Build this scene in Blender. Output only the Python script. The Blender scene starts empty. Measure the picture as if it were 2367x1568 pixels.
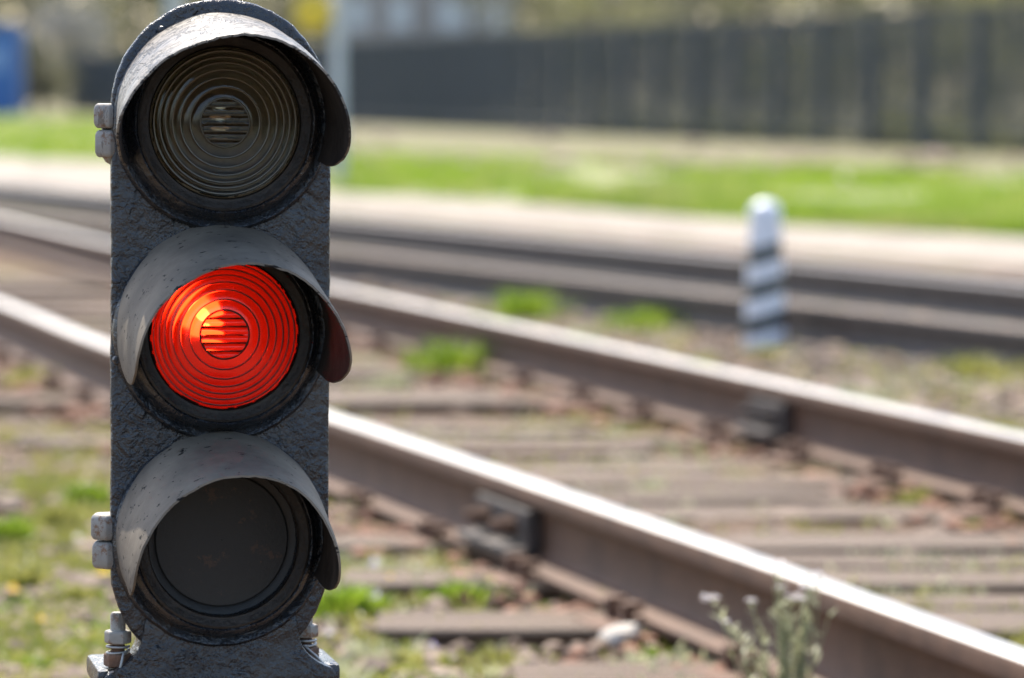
import bpy, bmesh, math, random
import numpy as np
from mathutils import Vector, Matrix, Euler, noise

R = math.radians
PI = math.pi
random.seed(11)
rng = np.random.default_rng(11)
scene = bpy.context.scene
COL = scene.collection

# ---------------------------------------------------------------- camera, sky, sun, exposure
CAM_Z = 1.06
PITCH = R(4.161)
FPX = 8000.0                       # focal length in photo pixels (photo 2367 wide)
cam = bpy.data.cameras.new("camera")
cam.lens = FPX / 2367.0 * 36.0
cam.sensor_width = 36.0
cam.clip_start = 0.1
cam.clip_end = 3000
cam.dof.use_dof = True
cam.dof.focus_distance = 3.83
cam.dof.aperture_fstop = cam.lens / 1000.0 / 0.032
cam_ob = bpy.data.objects.new("camera", cam)
COL.objects.link(cam_ob)
cam_ob.location = (0, 0, CAM_Z)
cam_ob.rotation_euler = (PI / 2 - PITCH, 0, 0)
scene.camera = cam_ob

SUN_EL, SUN_AZ = R(55), R(-18)      # azimuth from +Y towards +X
SUN_DIR = Vector((math.sin(SUN_AZ) * math.cos(SUN_EL), math.cos(SUN_AZ) * math.cos(SUN_EL), math.sin(SUN_EL)))
world = bpy.data.worlds.new("World")
scene.world = world
world.use_nodes = True
nt = world.node_tree
sky = nt.nodes.new("ShaderNodeTexSky")
sky.sky_type = 'NISHITA'
sky.sun_disc = False
sky.sun_elevation = SUN_EL
sky.sun_rotation = SUN_AZ
sky.dust_density = 2.0
bg = nt.nodes["Background"]
bg.inputs["Strength"].default_value = 0.15
nt.links.new(sky.outputs[0], bg.inputs["Color"])
sun = bpy.data.lights.new("sun", 'SUN')
sun.energy = 3.3
sun.angle = R(0.5)
sun.color = (1.0, 0.935, 0.82)
sun_ob = bpy.data.objects.new("sun", sun)
COL.objects.link(sun_ob)
sun_ob.rotation_euler = SUN_DIR.to_track_quat('Z', 'Y').to_euler()
vs = scene.view_settings
vs.view_transform = 'Standard'
vs.look = 'None'
vs.exposure = 1.45
vs.gamma = 1.0
vs.use_curve_mapping = False
scene.cycles.use_denoising = True
scene.cycles.max_bounces = 10
scene.cycles.transmission_bounces = 10
scene.cycles.caustics_refractive = False
scene.cycles.sample_clamp_indirect = 12.0

# ---------------------------------------------------------------- helpers
def at(px, py, z=0.0):
    """ground point (height z) seen in that direction"""
    dx, dy = (px - 1183.5) / FPX, (784 - py) / FPX
    d = Vector((dx, math.cos(PITCH) + dy * math.sin(PITCH), -math.sin(PITCH) + dy * math.cos(PITCH)))
    s = (z - CAM_Z) / d.z
    return Vector((0, 0, CAM_Z)) + d * s

def at_depth(px, py, Y):
    dx, dy = (px - 1183.5) / FPX, (784 - py) / FPX
    d = Vector((dx, math.cos(PITCH) + dy * math.sin(PITCH), -math.sin(PITCH) + dy * math.cos(PITCH)))
    return Vector((0, 0, CAM_Z)) + d * (Y / d.y)

class MB:
    def __init__(s):
        s.v, s.f = [], []
    def add(s, vs_, fs_):
        n = len(s.v)
        s.v += [tuple(v) for v in vs_]
        s.f += [tuple(i + n for i in f) for f in fs_]
        return s
    def box(s, c, size, rz=0.0, M=None):
        x, y, z = size[0] / 2, size[1] / 2, size[2] / 2
        vs_ = [Vector((a, b, d)) for a in (-x, x) for b in (-y, y) for d in (-z, z)]
        m = Matrix.Rotation(rz, 3, 'Z') if M is None else M
        vs_ = [m @ v + Vector(c) for v in vs_]
        return s.add(vs_, [(0, 1, 3, 2), (4, 6, 7, 5), (0, 4, 5, 1), (2, 3, 7, 6), (0, 2, 6, 4), (1, 5, 7, 3)])
    def tube(s, pts, rad, n=8, cap=True):
        pts = [Vector(p) for p in pts]
        rs = rad if hasattr(rad, '__len__') else [rad] * len(pts)
        base = len(s.v)
        for i, p in enumerate(pts):
            t = (pts[min(i + 1, len(pts) - 1)] - pts[max(i - 1, 0)]).normalized()
            a = t.orthogonal().normalized() if i == 0 else (a - t * a.dot(t)).normalized()
            b = t.cross(a)
            for k in range(n):
                q = 2 * PI * k / n
                s.v.append(tuple(p + (a * math.cos(q) + b * math.sin(q)) * rs[i]))
        for i in range(len(pts) - 1):
            for k in range(n):
                k2 = (k + 1) % n
                s.f.append((base + i * n + k, base + i * n + k2, base + (i + 1) * n + k2, base + (i + 1) * n + k))
        if cap:
            s.f.append(tuple(base + k for k in reversed(range(n))))
            s.f.append(tuple(base + (len(pts) - 1) * n + k for k in range(n)))
        return s
    def lathe_y(s, prof, n=96, c=(0, 0, 0), closed=False):
        """profile of (radius, forward) turned round the local -Y axis through c"""
        base = len(s.v)
        for r, w in prof:
            for k in range(n):
                q = 2 * PI * k / n
                s.v.append((c[0] + r * math.cos(q), c[1] - w, c[2] + r * math.sin(q)))
        m = len(prof)
        for i in range(m - 1 if not closed else m):
            j = (i + 1) % m
            for k in range(n):
                k2 = (k + 1) % n
                s.f.append((base + i * n + k, base + j * n + k, base + j * n + k2, base + i * n + k2))
        return s
    def build(s, name, mat=None, parent=None, smooth=None, bevel=0, seg=2, recalc=False):
        me = bpy.data.meshes.new(name)
        me.from_pydata(s.v, [], s.f)
        if recalc or bevel:
            bm = bmesh.new(); bm.from_mesh(me)
            bmesh.ops.recalc_face_normals(bm, faces=bm.faces)
            if bevel:
                ed = [e for e in bm.edges if len(e.link_faces) == 2 and e.calc_face_angle(0) > 0.5]
                bmesh.ops.bevel(bm, geom=ed, offset=bevel, segments=seg, affect='EDGES', profile=0.6)
            bm.to_mesh(me); bm.free()
        me.update()
        if smooth is not None:
            me.polygons.foreach_set("use_smooth", [True] * len(me.polygons))
            me.set_sharp_from_angle(angle=R(smooth))
        o = bpy.data.objects.new(name, me)
        COL.objects.link(o)
        if mat: me.materials.append(mat)
        if parent: o.parent = parent
        return o

def tag(o, label=None, cat=None, group=None, kind=None):
    if label: o['label'] = label
    if cat: o['category'] = cat
    if group: o['group'] = group
    if kind: o['kind'] = kind
    return o

def thing(name, loc, label, cat, group=None, rot=(0, 0, 0)):
    o = bpy.data.objects.new(name, None)
    o.empty_display_size = 0.1
    COL.objects.link(o)
    o.location = loc
    o.rotation_euler = rot
    return tag(o, label, cat, group)

# ---------------------------------------------------------------- materials
class Mat:
    def __init__(s, name):
        s.m = bpy.data.materials.new(name)
        s.m.use_nodes = True
        s.t = s.m.node_tree
        s.p = s.t.nodes["Principled BSDF"]
        s.out = s.t.nodes["Material Output"]
        s.tc = s.t.nodes.new("ShaderNodeTexCoord")
    def n(s, typ, **kw):
        nd = s.t.nodes.new("ShaderNode" + typ)
        for k, v in kw.items(): setattr(nd, k, v)
        return nd
    def l(s, a, b): s.t.links.new(a, b)
    def coords(s, scale=(1, 1, 1), space='Object'):
        mp = s.n("Mapping"); mp.inputs["Scale"].default_value = scale
        s.l(s.tc.outputs[space], mp.inputs[0]); return mp.outputs[0]
    def noise(s, scale, detail=5, rough=0.6, vec=None, dist=0.0):
        nd = s.n("TexNoise"); nd.inputs["Scale"].default_value = scale
        nd.inputs["Detail"].default_value = detail; nd.inputs["Roughness"].default_value = rough
        nd.inputs["Distortion"].default_value = dist
        s.l(vec if vec else s.coords(), nd.inputs["Vector"]); return nd.outputs["Fac"]
    def voronoi(s, scale, feature='F1', vec=None):
        nd = s.n("TexVoronoi", feature=feature); nd.inputs["Scale"].default_value = scale
        s.l(vec if vec else s.coords(), nd.inputs["Vector"]); return nd
    def ramp(s, fac, stops, interp='LINEAR'):
        nd = s.n("ValToRGB"); cr = nd.color_ramp; cr.interpolation = interp
        while len(cr.elements) < len(stops): cr.elements.new(0.5)
        for e, (p, c) in zip(cr.elements, stops):
            e.position = p
            e.color = (*c, 1) if hasattr(c, '__len__') else (c, c, c, 1)
        s.l(fac, nd.inputs[0]); return nd.outputs[0]
    def mix(s, fac, a, b, blend='MIX'):
        nd = s.n("Mix", data_type='RGBA', blend_type=blend)
        if hasattr(fac, 'node'): s.l(fac, nd.inputs[0])
        else: nd.inputs[0].default_value = fac
        for v, i in ((a, 6), (b, 7)):
            if hasattr(v, 'node'): s.l(v, nd.inputs[i])
            else: nd.inputs[i].default_value = (*v, 1)
        return nd.outputs[2]
    def math(s, op, a, b=0.0):
        nd = s.n("Math", operation=op)
        for v, i in ((a, 0), (b, 1)):
            if hasattr(v, 'node'): s.l(v, nd.inputs[i])
            else: nd.inputs[i].default_value = v
        return nd.outputs[0]
    def set(s, **kw):
        for k, v in kw.items():
            k = k.replace('_', ' ')
            k = {'Color': 'Base Color', 'Spec': 'Specular IOR Level', 'Trans': 'Transmission Weight', 'Coat': 'Coat Weight'}.get(k, k)
            if hasattr(v, 'node'): s.l(v, s.p.inputs[k])
            elif hasattr(v, '__len__'): s.p.inputs[k].default_value = (*v, 1)
            else: s.p.inputs[k].default_value = v
        return s
    def bump(s, h, strength=0.5, dist=0.01, chain=None):
        nd = s.n("Bump"); nd.inputs["Strength"].default_value = strength; nd.inputs["Distance"].default_value = dist
        s.l(h, nd.inputs["Height"])
        if chain: s.l(chain, nd.inputs["Normal"])
        s.l(nd.outputs[0], s.p.inputs["Normal"]); return nd.outputs[0]

def plain(name, color, rough=0.6, metal=0.0, bump=None, var=0.0, varscale=8, spec=0.5):
    m = Mat(name)
    c = color
    if var:
        f = m.noise(varscale, 6, 0.65)
        c = m.mix(m.ramp(f, [(0.3, 0.0), (0.7, 1.0)]), tuple(x * (1 - var) for x in color), tuple(min(1, x * (1 + var)) for x in color))
    m.set(Color=c, Roughness=rough, Metallic=metal, Spec=spec)
    if bump: m.bump(m.noise(bump[0], 6, 0.6), bump[1], bump[2])
    return m.m

def leaf_mat(name, dark, light, trans=0.45, scale=3.0, straw=None):
    m = Mat(name)
    f = m.noise(scale, 3, 0.6)
    c = m.mix(m.ramp(f, [(0.35, 0.0), (0.65, 1.0)]), dark, light)
    if straw: c = m.mix(m.ramp(m.noise(0.45, 4, 0.6), [(0.49, 0.0), (0.64, 0.75)]), c, straw)
    m.set(Color=c, Roughness=0.5, Spec=0.3)
    tr = m.n("BsdfTranslucent"); m.l(c, tr.inputs[0])
    mx = m.n("MixShader"); mx.inputs[0].default_value = trans
    m.l(m.p.outputs[0], mx.inputs[1]); m.l(tr.outputs[0], mx.inputs[2]); m.l(mx.outputs[0], m.out.inputs[0])
    return m.m

# thick, lumpy bitumen-black paint on the cast face
def make_cast_paint(name, amount):
    m = Mat(name)
    big = m.noise(58, 3, 0.55, dist=0.9)
    mid = m.noise(180, 3, 0.55, dist=0.5)
    fine = m.noise(420, 4, 0.6, vec=m.coords((1, 1, 1.6)))
    dust = m.ramp(m.noise(16, 6, 0.7), [(0.48, 0.0), (0.72, 1.0)])
    m.set(Color=m.mix(dust, (0.012, 0.014, 0.018), (0.036, 0.028, 0.022)),
          Roughness=m.ramp(m.noise(60, 5, 0.65), [(0.3, 0.17), (0.75, 0.38)]), Spec=0.6)
    patch = m.ramp(m.noise(11, 3, 0.5), [(0.36, 0.12), (0.66, 1.0)])
    b = m.bump(m.math('MULTIPLY', big, patch), 1.0, 0.015 * amount)
    b = m.bump(m.math('MULTIPLY', mid, m.ramp(m.noise(19, 3, 0.5), [(0.35, 0.25), (0.65, 1.0)])), 0.9, 0.006 * amount, b)
    b = m.bump(m.noise(300, 3, 0.5, vec=m.coords((1.0, 1.0, 0.16))), 0.35, 0.0012, b)
    m.bump(fine, 0.5, 0.0012, b)
    return m.m
CAST = make_cast_paint("black_cast_paint", 0.62)
RING = make_cast_paint("black_ring_paint", 0.35)

# smoother, weathered sheet-metal paint on the hoods, with fine cracks and chips
def make_hood_paint(name, crack):
    m = Mat(name)
    v = m.coords((1.0, 1.0, 1.0))
    stretched = m.coords((0.35, 1.6, 0.35))
    dusty = m.ramp(m.noise(9, 6, 0.65), [(0.35, 0.0), (0.7, 1.0)])
    chip = m.ramp(m.noise(70, 4, 0.7, vec=m.coords((0.5, 1.0 + 1.4 * crack, 1.7 - 0.7 * crack))), [(0.630 - 0.075 * crack, 0.0), (0.645 - 0.075 * crack, 1.0)])
    if crack:
        n1 = m.math('ABSOLUTE', m.math('SUBTRACT', m.noise(46, 4, 0.6, vec=m.coords((0.75, 0.42, 0.9)), dist=0.5), 0.5))
        line = m.ramp(n1, [(0.014, 1.0), (0.036, 0.0)])
        gate = m.ramp(m.noise(18, 3, 0.5), [(0.42, 0.0), (0.50, 1.0)])
        chip = m.math('MAXIMUM', chip, m.math('MULTIPLY', line, gate))
    rust = m.ramp(m.noise(30, 6, 0.7), [(0.62, 0.0), (0.72, 1.0)])
    c = m.mix(dusty, (0.106, 0.091, 0.075), (0.205, 0.174, 0.137))
    c = m.mix(m.math('MULTIPLY', rust, 0.35), c, (0.07, 0.032, 0.016))
    c = m.mix(m.math('MULTIPLY', chip, 0.95), c, (0.008, 0.008, 0.009))
    m.set(Color=c, Roughness=m.ramp(m.noise(25, 5, 0.6), [(0.3, 0.66 - 0.24 * crack), (0.75, 0.82 - 0.2 * crack)]), Spec=0.07 + 0.38 * crack)
    b = m.bump(m.noise(16, 4, 0.6), 0.35, 0.006)
    b = m.bump(m.noise(190, 4, 0.6, vec=stretched), 0.25, 0.0012, b)
    inv = m.math('SUBTRACT', 1.0, chip)
    m.bump(inv, 0.8, 0.0015 + 0.0012 * crack, b)
    return m.m
HOOD_IN = plain("matt_black_hood_lining", (0.030, 0.025, 0.022), 0.85, 0.0, (60, 0.5, 0.003), 0.5, 25, 0.2)
HOOD = make_hood_paint("weathered_hood_paint", 0.0)
HOOD_CRACKED = make_hood_paint("cracked_hood_paint", 1.0)

def make_pale_paint():
    m = Mat("chipped_pale_paint")
    rust = m.ramp(m.noise(75, 6, 0.75), [(0.51, 0.0), (0.60, 1.0)])
    crack = m.ramp(m.noise(48, 5, 0.7, vec=m.coords((1.6, 1.6, 0.6)), dist=0.5), [(0.385, 1.0), (0.41, 0.0)])
    c = m.mix(m.noise(30, 4), (0.15, 0.138, 0.12), (0.33, 0.31, 0.275))
    c = m.mix(rust, c, (0.16, 0.085, 0.045))
    c = m.mix(m.math('MULTIPLY', crack, 0.7), c, (0.09, 0.075, 0.06))
    m.set(Color=c, Roughness=0.6)
    m.bump(m.noise(90, 5), 0.5, 0.003)
    return m.m
PALE = make_pale_paint()
RUSTY = plain("rusty_iron", (0.12, 0.062, 0.036), 0.8, 0.0, (120, 0.8, 0.004), 0.5, 60)
WIRE = plain("galvanised_wire", (0.30, 0.29, 0.27), 0.45, 0.7, None, 0.3, 80)
BEZEL = plain("grimy_black_bezel", (0.014, 0.0105, 0.008), 0.6, 0.0, (90, 1.0, 0.004), 0.8, 26)
def make_blank():
    m = Mat("blanking_plate_paint")
    rust = m.ramp(m.noise(30, 6, 0.75), [(0.585, 0.0), (0.64, 1.0)])
    c = m.mix(m.math('MULTIPLY', rust, 0.7), (0.013, 0.0133, 0.0138), (0.06, 0.03, 0.018))
    m.set(Color=c, Roughness=0.6); m.bump(m.noise(120, 5), 0.35, 0.002)
    return m.m
BLANK = make_blank()

def glass(name, color, rough, ior=1.45):
    m = Mat(name)
    grime = m.ramp(m.noise(38, 6, 0.75), [(0.45, rough), (0.75, rough + 0.16)])
    m.set(Color=color, Roughness=grime, Trans=1.0, IOR=ior)
    return m.m
RED_GLASS = glass("red_lens_glass", (0.92, 0.0155, 0.0045), 0.15)
CLEAR_GLASS = glass("clear_lens_glass", (0.62, 0.565, 0.46), 0.035, 1.38)
EDGE_RED = plain("dark_red_step_edge", (0.030, 0.005, 0.004), 0.45)
EDGE_CLEAR = plain("glint_step_edge", (0.12, 0.098, 0.064), 0.25)  # pale tone paints the light caught along the glass steps
BOWL_LIT = plain("silvered_reflector_bowl", (0.17, 0.155, 0.135), 0.55, 0.3)
BOWL_DARK = plain("tarnished_reflector_bowl", (0.26, 0.225, 0.165), 0.3, 0.9, None, 0.4, 30)
def emit(name, color, strength):
    m = Mat(name); m.set(Color=(0.02, 0.02, 0.02)); m.p.inputs["Emission Color"].default_value = (*color, 1)
    m.p.inputs["Emission Strength"].default_value = strength; return m.m
LAMP = emit("hot_lamp_filament", (1.0, 0.72, 0.38), 11.0)
FILAMENT = emit("glowing_filament", (1.0, 0.8, 0.5), 60.0)
BULB_OFF = plain("mirror_bulb", (0.62, 0.63, 0.64), 0.16, 1.0)  # mirror finish added so the bulb reflects sky and brightens the lens centre

def make_rail_rust():
    m = Mat("rusted_rail_steel")
    f = m.noise(10, 6, 0.7)
    c = m.mix(m.ramp(f, [(0.3, 0.0), (0.7, 1.0)]), (0.056, 0.023, 0.009), (0.120, 0.055, 0.026))
    m.set(Color=c, Roughness=0.75); m.bump(m.noise(60, 5), 0.4, 0.004)
    return m.m
RAIL_RUST = make_rail_rust()
RAIL_DARK = plain("shade_dark_rail", (0.070, 0.052, 0.041), 0.7, 0.0, (50, 0.5, 0.004), 0.4, 12)  # rail steel darkened: shade under the railhead is put into the colour
RAIL_BROWN = plain("rusty_brown_railhead", (0.19, 0.145, 0.115), 0.8, 0.0, (60, 0.5, 0.004), 0.3, 15)
def make_rail_top(name, worn):
    m = Mat(name)
    f = m.noise(5, 5, 0.7, vec=m.coords((1, 1, 1)))
    c = m.mix(f, (0.20, 0.186, 0.172), (0.34, 0.325, 0.305)) if worn else m.mix(f, (0.10, 0.095, 0.093), (0.15, 0.145, 0.143))
    m.set(Color=c, Metallic=0.85, Roughness=m.ramp(f, [(0.3, 0.42), (0.7, 0.55)]))
    return m.m
RAIL_TOP = make_rail_top("polished_railhead", True)
RAIL_DULL = make_rail_top("dull_railhead", False)
def make_timber():
    m = Mat("weathered_timber")
    info = m.n("ObjectInfo")
    off = m.n("Vector" + "Math", operation='ADD'); m.l(m.coords((0.5, 11, 11)), off.inputs[0]); m.l(info.outputs["Random"], off.inputs[1])
    grain = m.noise(5, 8, 0.7, vec=off.outputs[0], dist=0.5)
    crack = m.ramp(m.noise(7, 5, 0.75, vec=off.outputs[0]), [(0.60, 0.0), (0.66, 1.0)])
    c = m.mix(m.ramp(grain, [(0.3, 0.0), (0.7, 1.0)]), (0.042, 0.026, 0.016), (0.225, 0.148, 0.097))
    c = m.mix(m.math('MULTIPLY', crack, 0.8), c, (0.04, 0.032, 0.026))
    c = m.mix(m.math('MULTIPLY', info.outputs["Random"], 0.4), c, (0.145, 0.112, 0.082))
    m.set(Color=c, Roughness=0.85)
    b = m.bump(grain, 0.7, 0.02)
    return m.m
TIMBER = make_timber()
STEEL_DIRTY = plain("dirty_dark_iron", (0.05, 0.036, 0.030), 0.7, 0.0, (60, 0.6, 0.004), 0.5, 30)

# ground: reddish-brown dirt, gravelly, with mossy and dry-grass patches
def make_ground():
    m = Mat("trackside_dirt")
    o = m.coords()
    big = m.noise(0.9, 6, 0.65, vec=o)
    fine = m.noise(24, 6, 0.7, vec=o)
    cell = m.voronoi(26, 'F1', vec=o)
    c = m.mix(m.ramp(fine, [(0.3, 0.0), (0.7, 1.0)]), (0.062, 0.037, 0.022), (0.225, 0.146, 0.095))
    c = m.mix(0.35, c, m.ramp(cell.outputs["Color"], [(0.2, (0.07, 0.042, 0.028)), (0.8, (0.33, 0.24, 0.175))]))
    moss = m.ramp(big, [(0.52, 0.0), (0.62, 1.0)])
    c = m.mix(m.math('MULTIPLY', moss, 0.55), c, (0.15, 0.16, 0.045))
    # far beyond the tracks: dry straw-coloured earth
    sep = m.n("SeparateXYZ"); m.l(o, sep.inputs[0])
    far = m.n("MapRange"); far.inputs[1].default_value = 24; far.inputs[2].default_value = 34; m.l(sep.outputs[1], far.inputs[0])
    dry = m.mix(m.ramp(m.noise(0.35, 5, 0.6, vec=o), [(0.35, 0.0), (0.65, 1.0)]), (0.22, 0.185, 0.125), (0.15, 0.15, 0.06))
    c = m.mix(far.outputs[0], c, dry)
    m.set(Color=c, Roughness=0.95, Spec=0.2)
    h = m.math('ADD', fine, m.math('MULTIPLY', cell.outputs["Distance"], -0.6))
    m.bump(h, 0.9, 0.03)
    return m.m
GROUND = make_ground()
def make_sand():
    m = Mat("pale_sandy_path")
    o = m.coords()
    f = m.noise(1.4, 7, 0.65, vec=o)
    c = m.mix(m.ramp(f, [(0.3, 0.0), (0.7, 1.0)]), (0.16, 0.134, 0.105), (0.39, 0.338, 0.28))
    m.set(Color=c, Roughness=0.95, Spec=0.2); m.bump(m.noise(30, 5, 0.7, vec=o), 0.5, 0.02)
    return m.m
SAND = make_sand()
def make_stone(name, a, b):
    m = Mat(name)
    geo = m.n("NewGeometry")
    f = geo.outputs["Random Per Island"]
    c = m.mix(f, a, b)
    c = m.mix(0.4, c, m.ramp(m.noise(40, 5), [(0.3, a), (0.7, b)]))
    m.set(Color=c, Roughness=0.85, Spec=0.3); m.bump(m.noise(70, 5), 0.4, 0.006)
    return m.m
STONE = make_stone("mixed_ballast_stone", (0.065, 0.038, 0.026), (0.40, 0.30, 0.225))
STONE_RUST = make_stone("rust_brown_stone", (0.095, 0.044, 0.028), (0.37, 0.195, 0.125))
STONE_WHITE = make_stone("white_stone", (0.40, 0.35, 0.29), (0.55, 0.49, 0.42))
STONE_RED = make_stone("orange_brick_stone", (0.40, 0.15, 0.085), (0.50, 0.22, 0.13))
GRASS = leaf_mat("spring_grass", (0.13, 0.225, 0.018), (0.29, 0.375, 0.042), 0.55, 0.9, (0.33, 0.30, 0.14))
WEED = leaf_mat("weed_green", (0.125, 0.215, 0.016), (0.28, 0.37, 0.035), 0.5, 6)
WEED_DULL = leaf_mat("weed_olive", (0.19, 0.20, 0.045), (0.36, 0.34, 0.09), 0.45, 6)
WEED_GREY = leaf_mat("weed_grey_green", (0.30, 0.31, 0.18), (0.48, 0.47, 0.29), 0.45, 9)
PETAL_WHITE = leaf_mat("white_petals", (0.60, 0.55, 0.54), (0.72, 0.68, 0.68), 0.4, 9)
PETAL_VIOLET = leaf_mat("violet_petals", (0.40, 0.34, 0.60), (0.52, 0.46, 0.70), 0.4, 9)
PETAL_YELLOW = leaf_mat("yellow_petals", (0.75, 0.52, 0.02), (0.85, 0.65, 0.05), 0.4, 9)
FENCE = plain("slate_fence_paint", (0.014, 0.022, 0.032), 0.55, 0.0, None, 0.2, 2)
BARK = plain("tree_bark", (0.11, 0.09, 0.07), 0.9, 0.0, (20, 0.7, 0.03), 0.4, 6)
LEAF_OLIVE = leaf_mat("olive_leaves", (0.075, 0.074, 0.035), (0.155, 0.15, 0.07), 0.4, 0.5)
LEAF_SPRING = leaf_mat("spring_leaves", (0.13, 0.13, 0.04), (0.25, 0.24, 0.08), 0.5, 0.5)
BLOSSOM = leaf_mat("pale_blossom", (0.14, 0.14, 0.125), (0.28, 0.275, 0.26), 0.4, 0.5)

# ---------------------------------------------------------------- setting: ground, path
SLEEPER_Y = [5.458 + 0.595 * i + (random.uniform(-0.035, 0.035) if i > 6 else 0) for i in range(24)]
GAP = [1.0 if i in (2, 3, 6, 10, 15) else random.uniform(0.0, 0.35) for i in range(24)]     # how far the dirt has washed out before each sleeper
def ground_height(x, y):
    h = 0.010 * noise.noise(Vector((x * 3.1, y * 3.1, 2))) + 0.008 * noise.noise(Vector((x * 9, y * 9, 7))) - 0.004
    u = -0.2908 * y + 2.25 - 0.9568 * x                       # > 0 left of the near rail
    if -2.4 < u < 0.9 or True:
        d, gap = min((((yy - 0.118) - y, gg) for yy, gg in zip(SLEEPER_Y, GAP)), key=lambda q: abs(q[0]))  # distance in front of a sleeper's near face
        if -0.06 < d < 0.12:
            q = 1 - abs((d - 0.015) / 0.105)
            n_ = (y * 0.2908 + x * 0.9568)
            if 1.4 < n_ < 4.4:
                h += 0.016 * (1 - gap)
                h -= 0.085 * gap * max(0, q) * max(0.0, min(1.0, 0.55 + 1.1 * noise.noise(Vector((x * 1.3, y * 2.2, 31)))))
    return h
GX = np.arange(-3.6, 4.4001, 0.05); GY = np.arange(4.4, 17.0001, 0.034)
g = MB()
nx_, ny_ = len(GX), len(GY)
for y in GY:
    for x in GX:
        e = min(1.0, (x - GX[0]) / 0.3, (GX[-1] - x) / 0.3, (y - GY[0]) / 0.3, (GY[-1] - y) / 0.3)
        g.v.append((float(x), float(y), ground_height(float(x), float(y)) * max(0.0, e)))
for j in range(ny_ - 1):
    for i in range(nx_ - 1):
        g.f.append((j * nx_ + i, j * nx_ + i + 1, (j + 1) * nx_ + i + 1, (j + 1) * nx_ + i))
x0_, x1_, y0_, y1_ = float(GX[0]), float(GX[-1]), float(GY[0]), float(GY[-1])
g.add([(-700, -30, 0), (700, -30, 0), (700, 1800, 0), (-700, 1800, 0), (x0_, y0_, 0), (x1_, y0_, 0), (x1_, y1_, 0), (x0_, y1_, 0)],
      [(0, 1, 5, 4), (1, 2, 6, 5), (2, 3, 7, 6), (3, 0, 4, 7)])
tag(g.build("ground", GROUND, smooth=60), kind='structure')

# track axes (t along the rails away from the camera, n across)
TV = Vector((-0.2908, 0.9568, 0)); NV = Vector((0.9568, 0.2908, 0))
def tn(t, n, z=0): return TV * t + NV * n + Vector((0, 0, z))

# pale sandy path beside the far track
def path_edge(px_pts): return [at(*p) for p in px_pts]
near_e = [at(4200, 745), at(2900, 655), at(2367, 618), at(1900, 585), at(1183, 520), at(762, 482), at(258, 452), at(0, 446), at(-500, 410)]
far_e = [at(4200, 600), at(2900, 567), at(2367, 548), at(1900, 527), at(1183, 468), at(762, 446), at(258, 376), at(0, 366), at(-500, 340)]
m = MB()
N = len(near_e)
vs_ = [Vector((p.x, p.y, 0.004)) for p in near_e] + [Vector((p.x, p.y, 0.004)) for p in far_e]
m.add(vs_, [(i, i + N, i + N + 1, i + 1)[::-1] for i in range(N - 1)])
tag(m.build("sandy_path", SAND), kind='structure')

# ---------------------------------------------------------------- rails
def spline(pts, step=0.25):
    """Catmull-Rom through (t, n) points -> dense list"""
    P = [pts[0]] + pts + [pts[-1]]
    out = []
    for i in range(1, len(P) - 2):
        p0, p1, p2, p3 = [np.array(P[k], float) for k in (i - 1, i, i + 1, i + 2)]
        k = max(2, int(abs(p2[0] - p1[0]) / step))
        for j in range(k):
            u = j / k
            out.append(0.5 * ((2 * p1) + (-p0 + p2) * u + (2 * p0 - 5 * p1 + 4 * p2 - p3) * u * u + (-p0 + 3 * p1 - 3 * p2 + p3) * u ** 3))
    out.append(np.array(P[-2], float))
    return out

def rail_profile(zb, zt):
    h = zt - zb
    half = [(0.075, 0.0), (0.075, 0.012), (0.020, 0.028), (0.010, 0.045), (0.009, h - 0.062), (0.014, h - 0.047), (0.0365, h - 0.038), (0.0375, h - 0.010), (0.033, h - 0.003)]
    return [(a, zb + b) for a, b in half] + [(-a, zb + b) for a, b in reversed(half)]

def make_rail(pts, zb, zt, label, group=None, top_mat=None, body=None):
    c3 = [tn(float(t), float(n)) for t, n in spline(pts)]
    mid = c3[0]
    root = thing("rail", (mid.x, mid.y, 0), label, "rail", group)
    prof = rail_profile(zb, zt)
    top = [(0.0325, zt - 0.0025), (0.024, zt + 0.0005), (0.0, zt + 0.0015), (-0.024, zt + 0.0005), (-0.0325, zt - 0.0025)]
    for nm, pr, mt in (("rail_body", prof, body or RAIL_RUST), ("running_surface", top, top_mat or RAIL_TOP)):
        mb = MB(); k = len(pr)
        for i, p in enumerate(c3):
            t = (c3[min(i + 1, len(c3) - 1)] - c3[max(i - 1, 0)]).normalized()
            nn = Vector((t.y, -t.x, 0))
            for a, z in pr: mb.v.append(tuple(p - mid + nn * a + Vector((0, 0, z))))
        for i in range(len(c3) - 1):
            for j in range(k if nm == "rail_body" else k - 1):
                j2 = (j + 1) % k
                mb.f.append((i * k + j, i * k + j2, (i + 1) * k + j2, (i + 1) * k + j))
        if nm == "rail_body":
            mb.f.append(tuple(range(k))[::-1]); mb.f.append(tuple((len(c3) - 1) * k + j for j in range(k)))
        mb.build(nm, mt, root, smooth=35, recalc=(nm == "rail_body"))
    return root, c3

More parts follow.
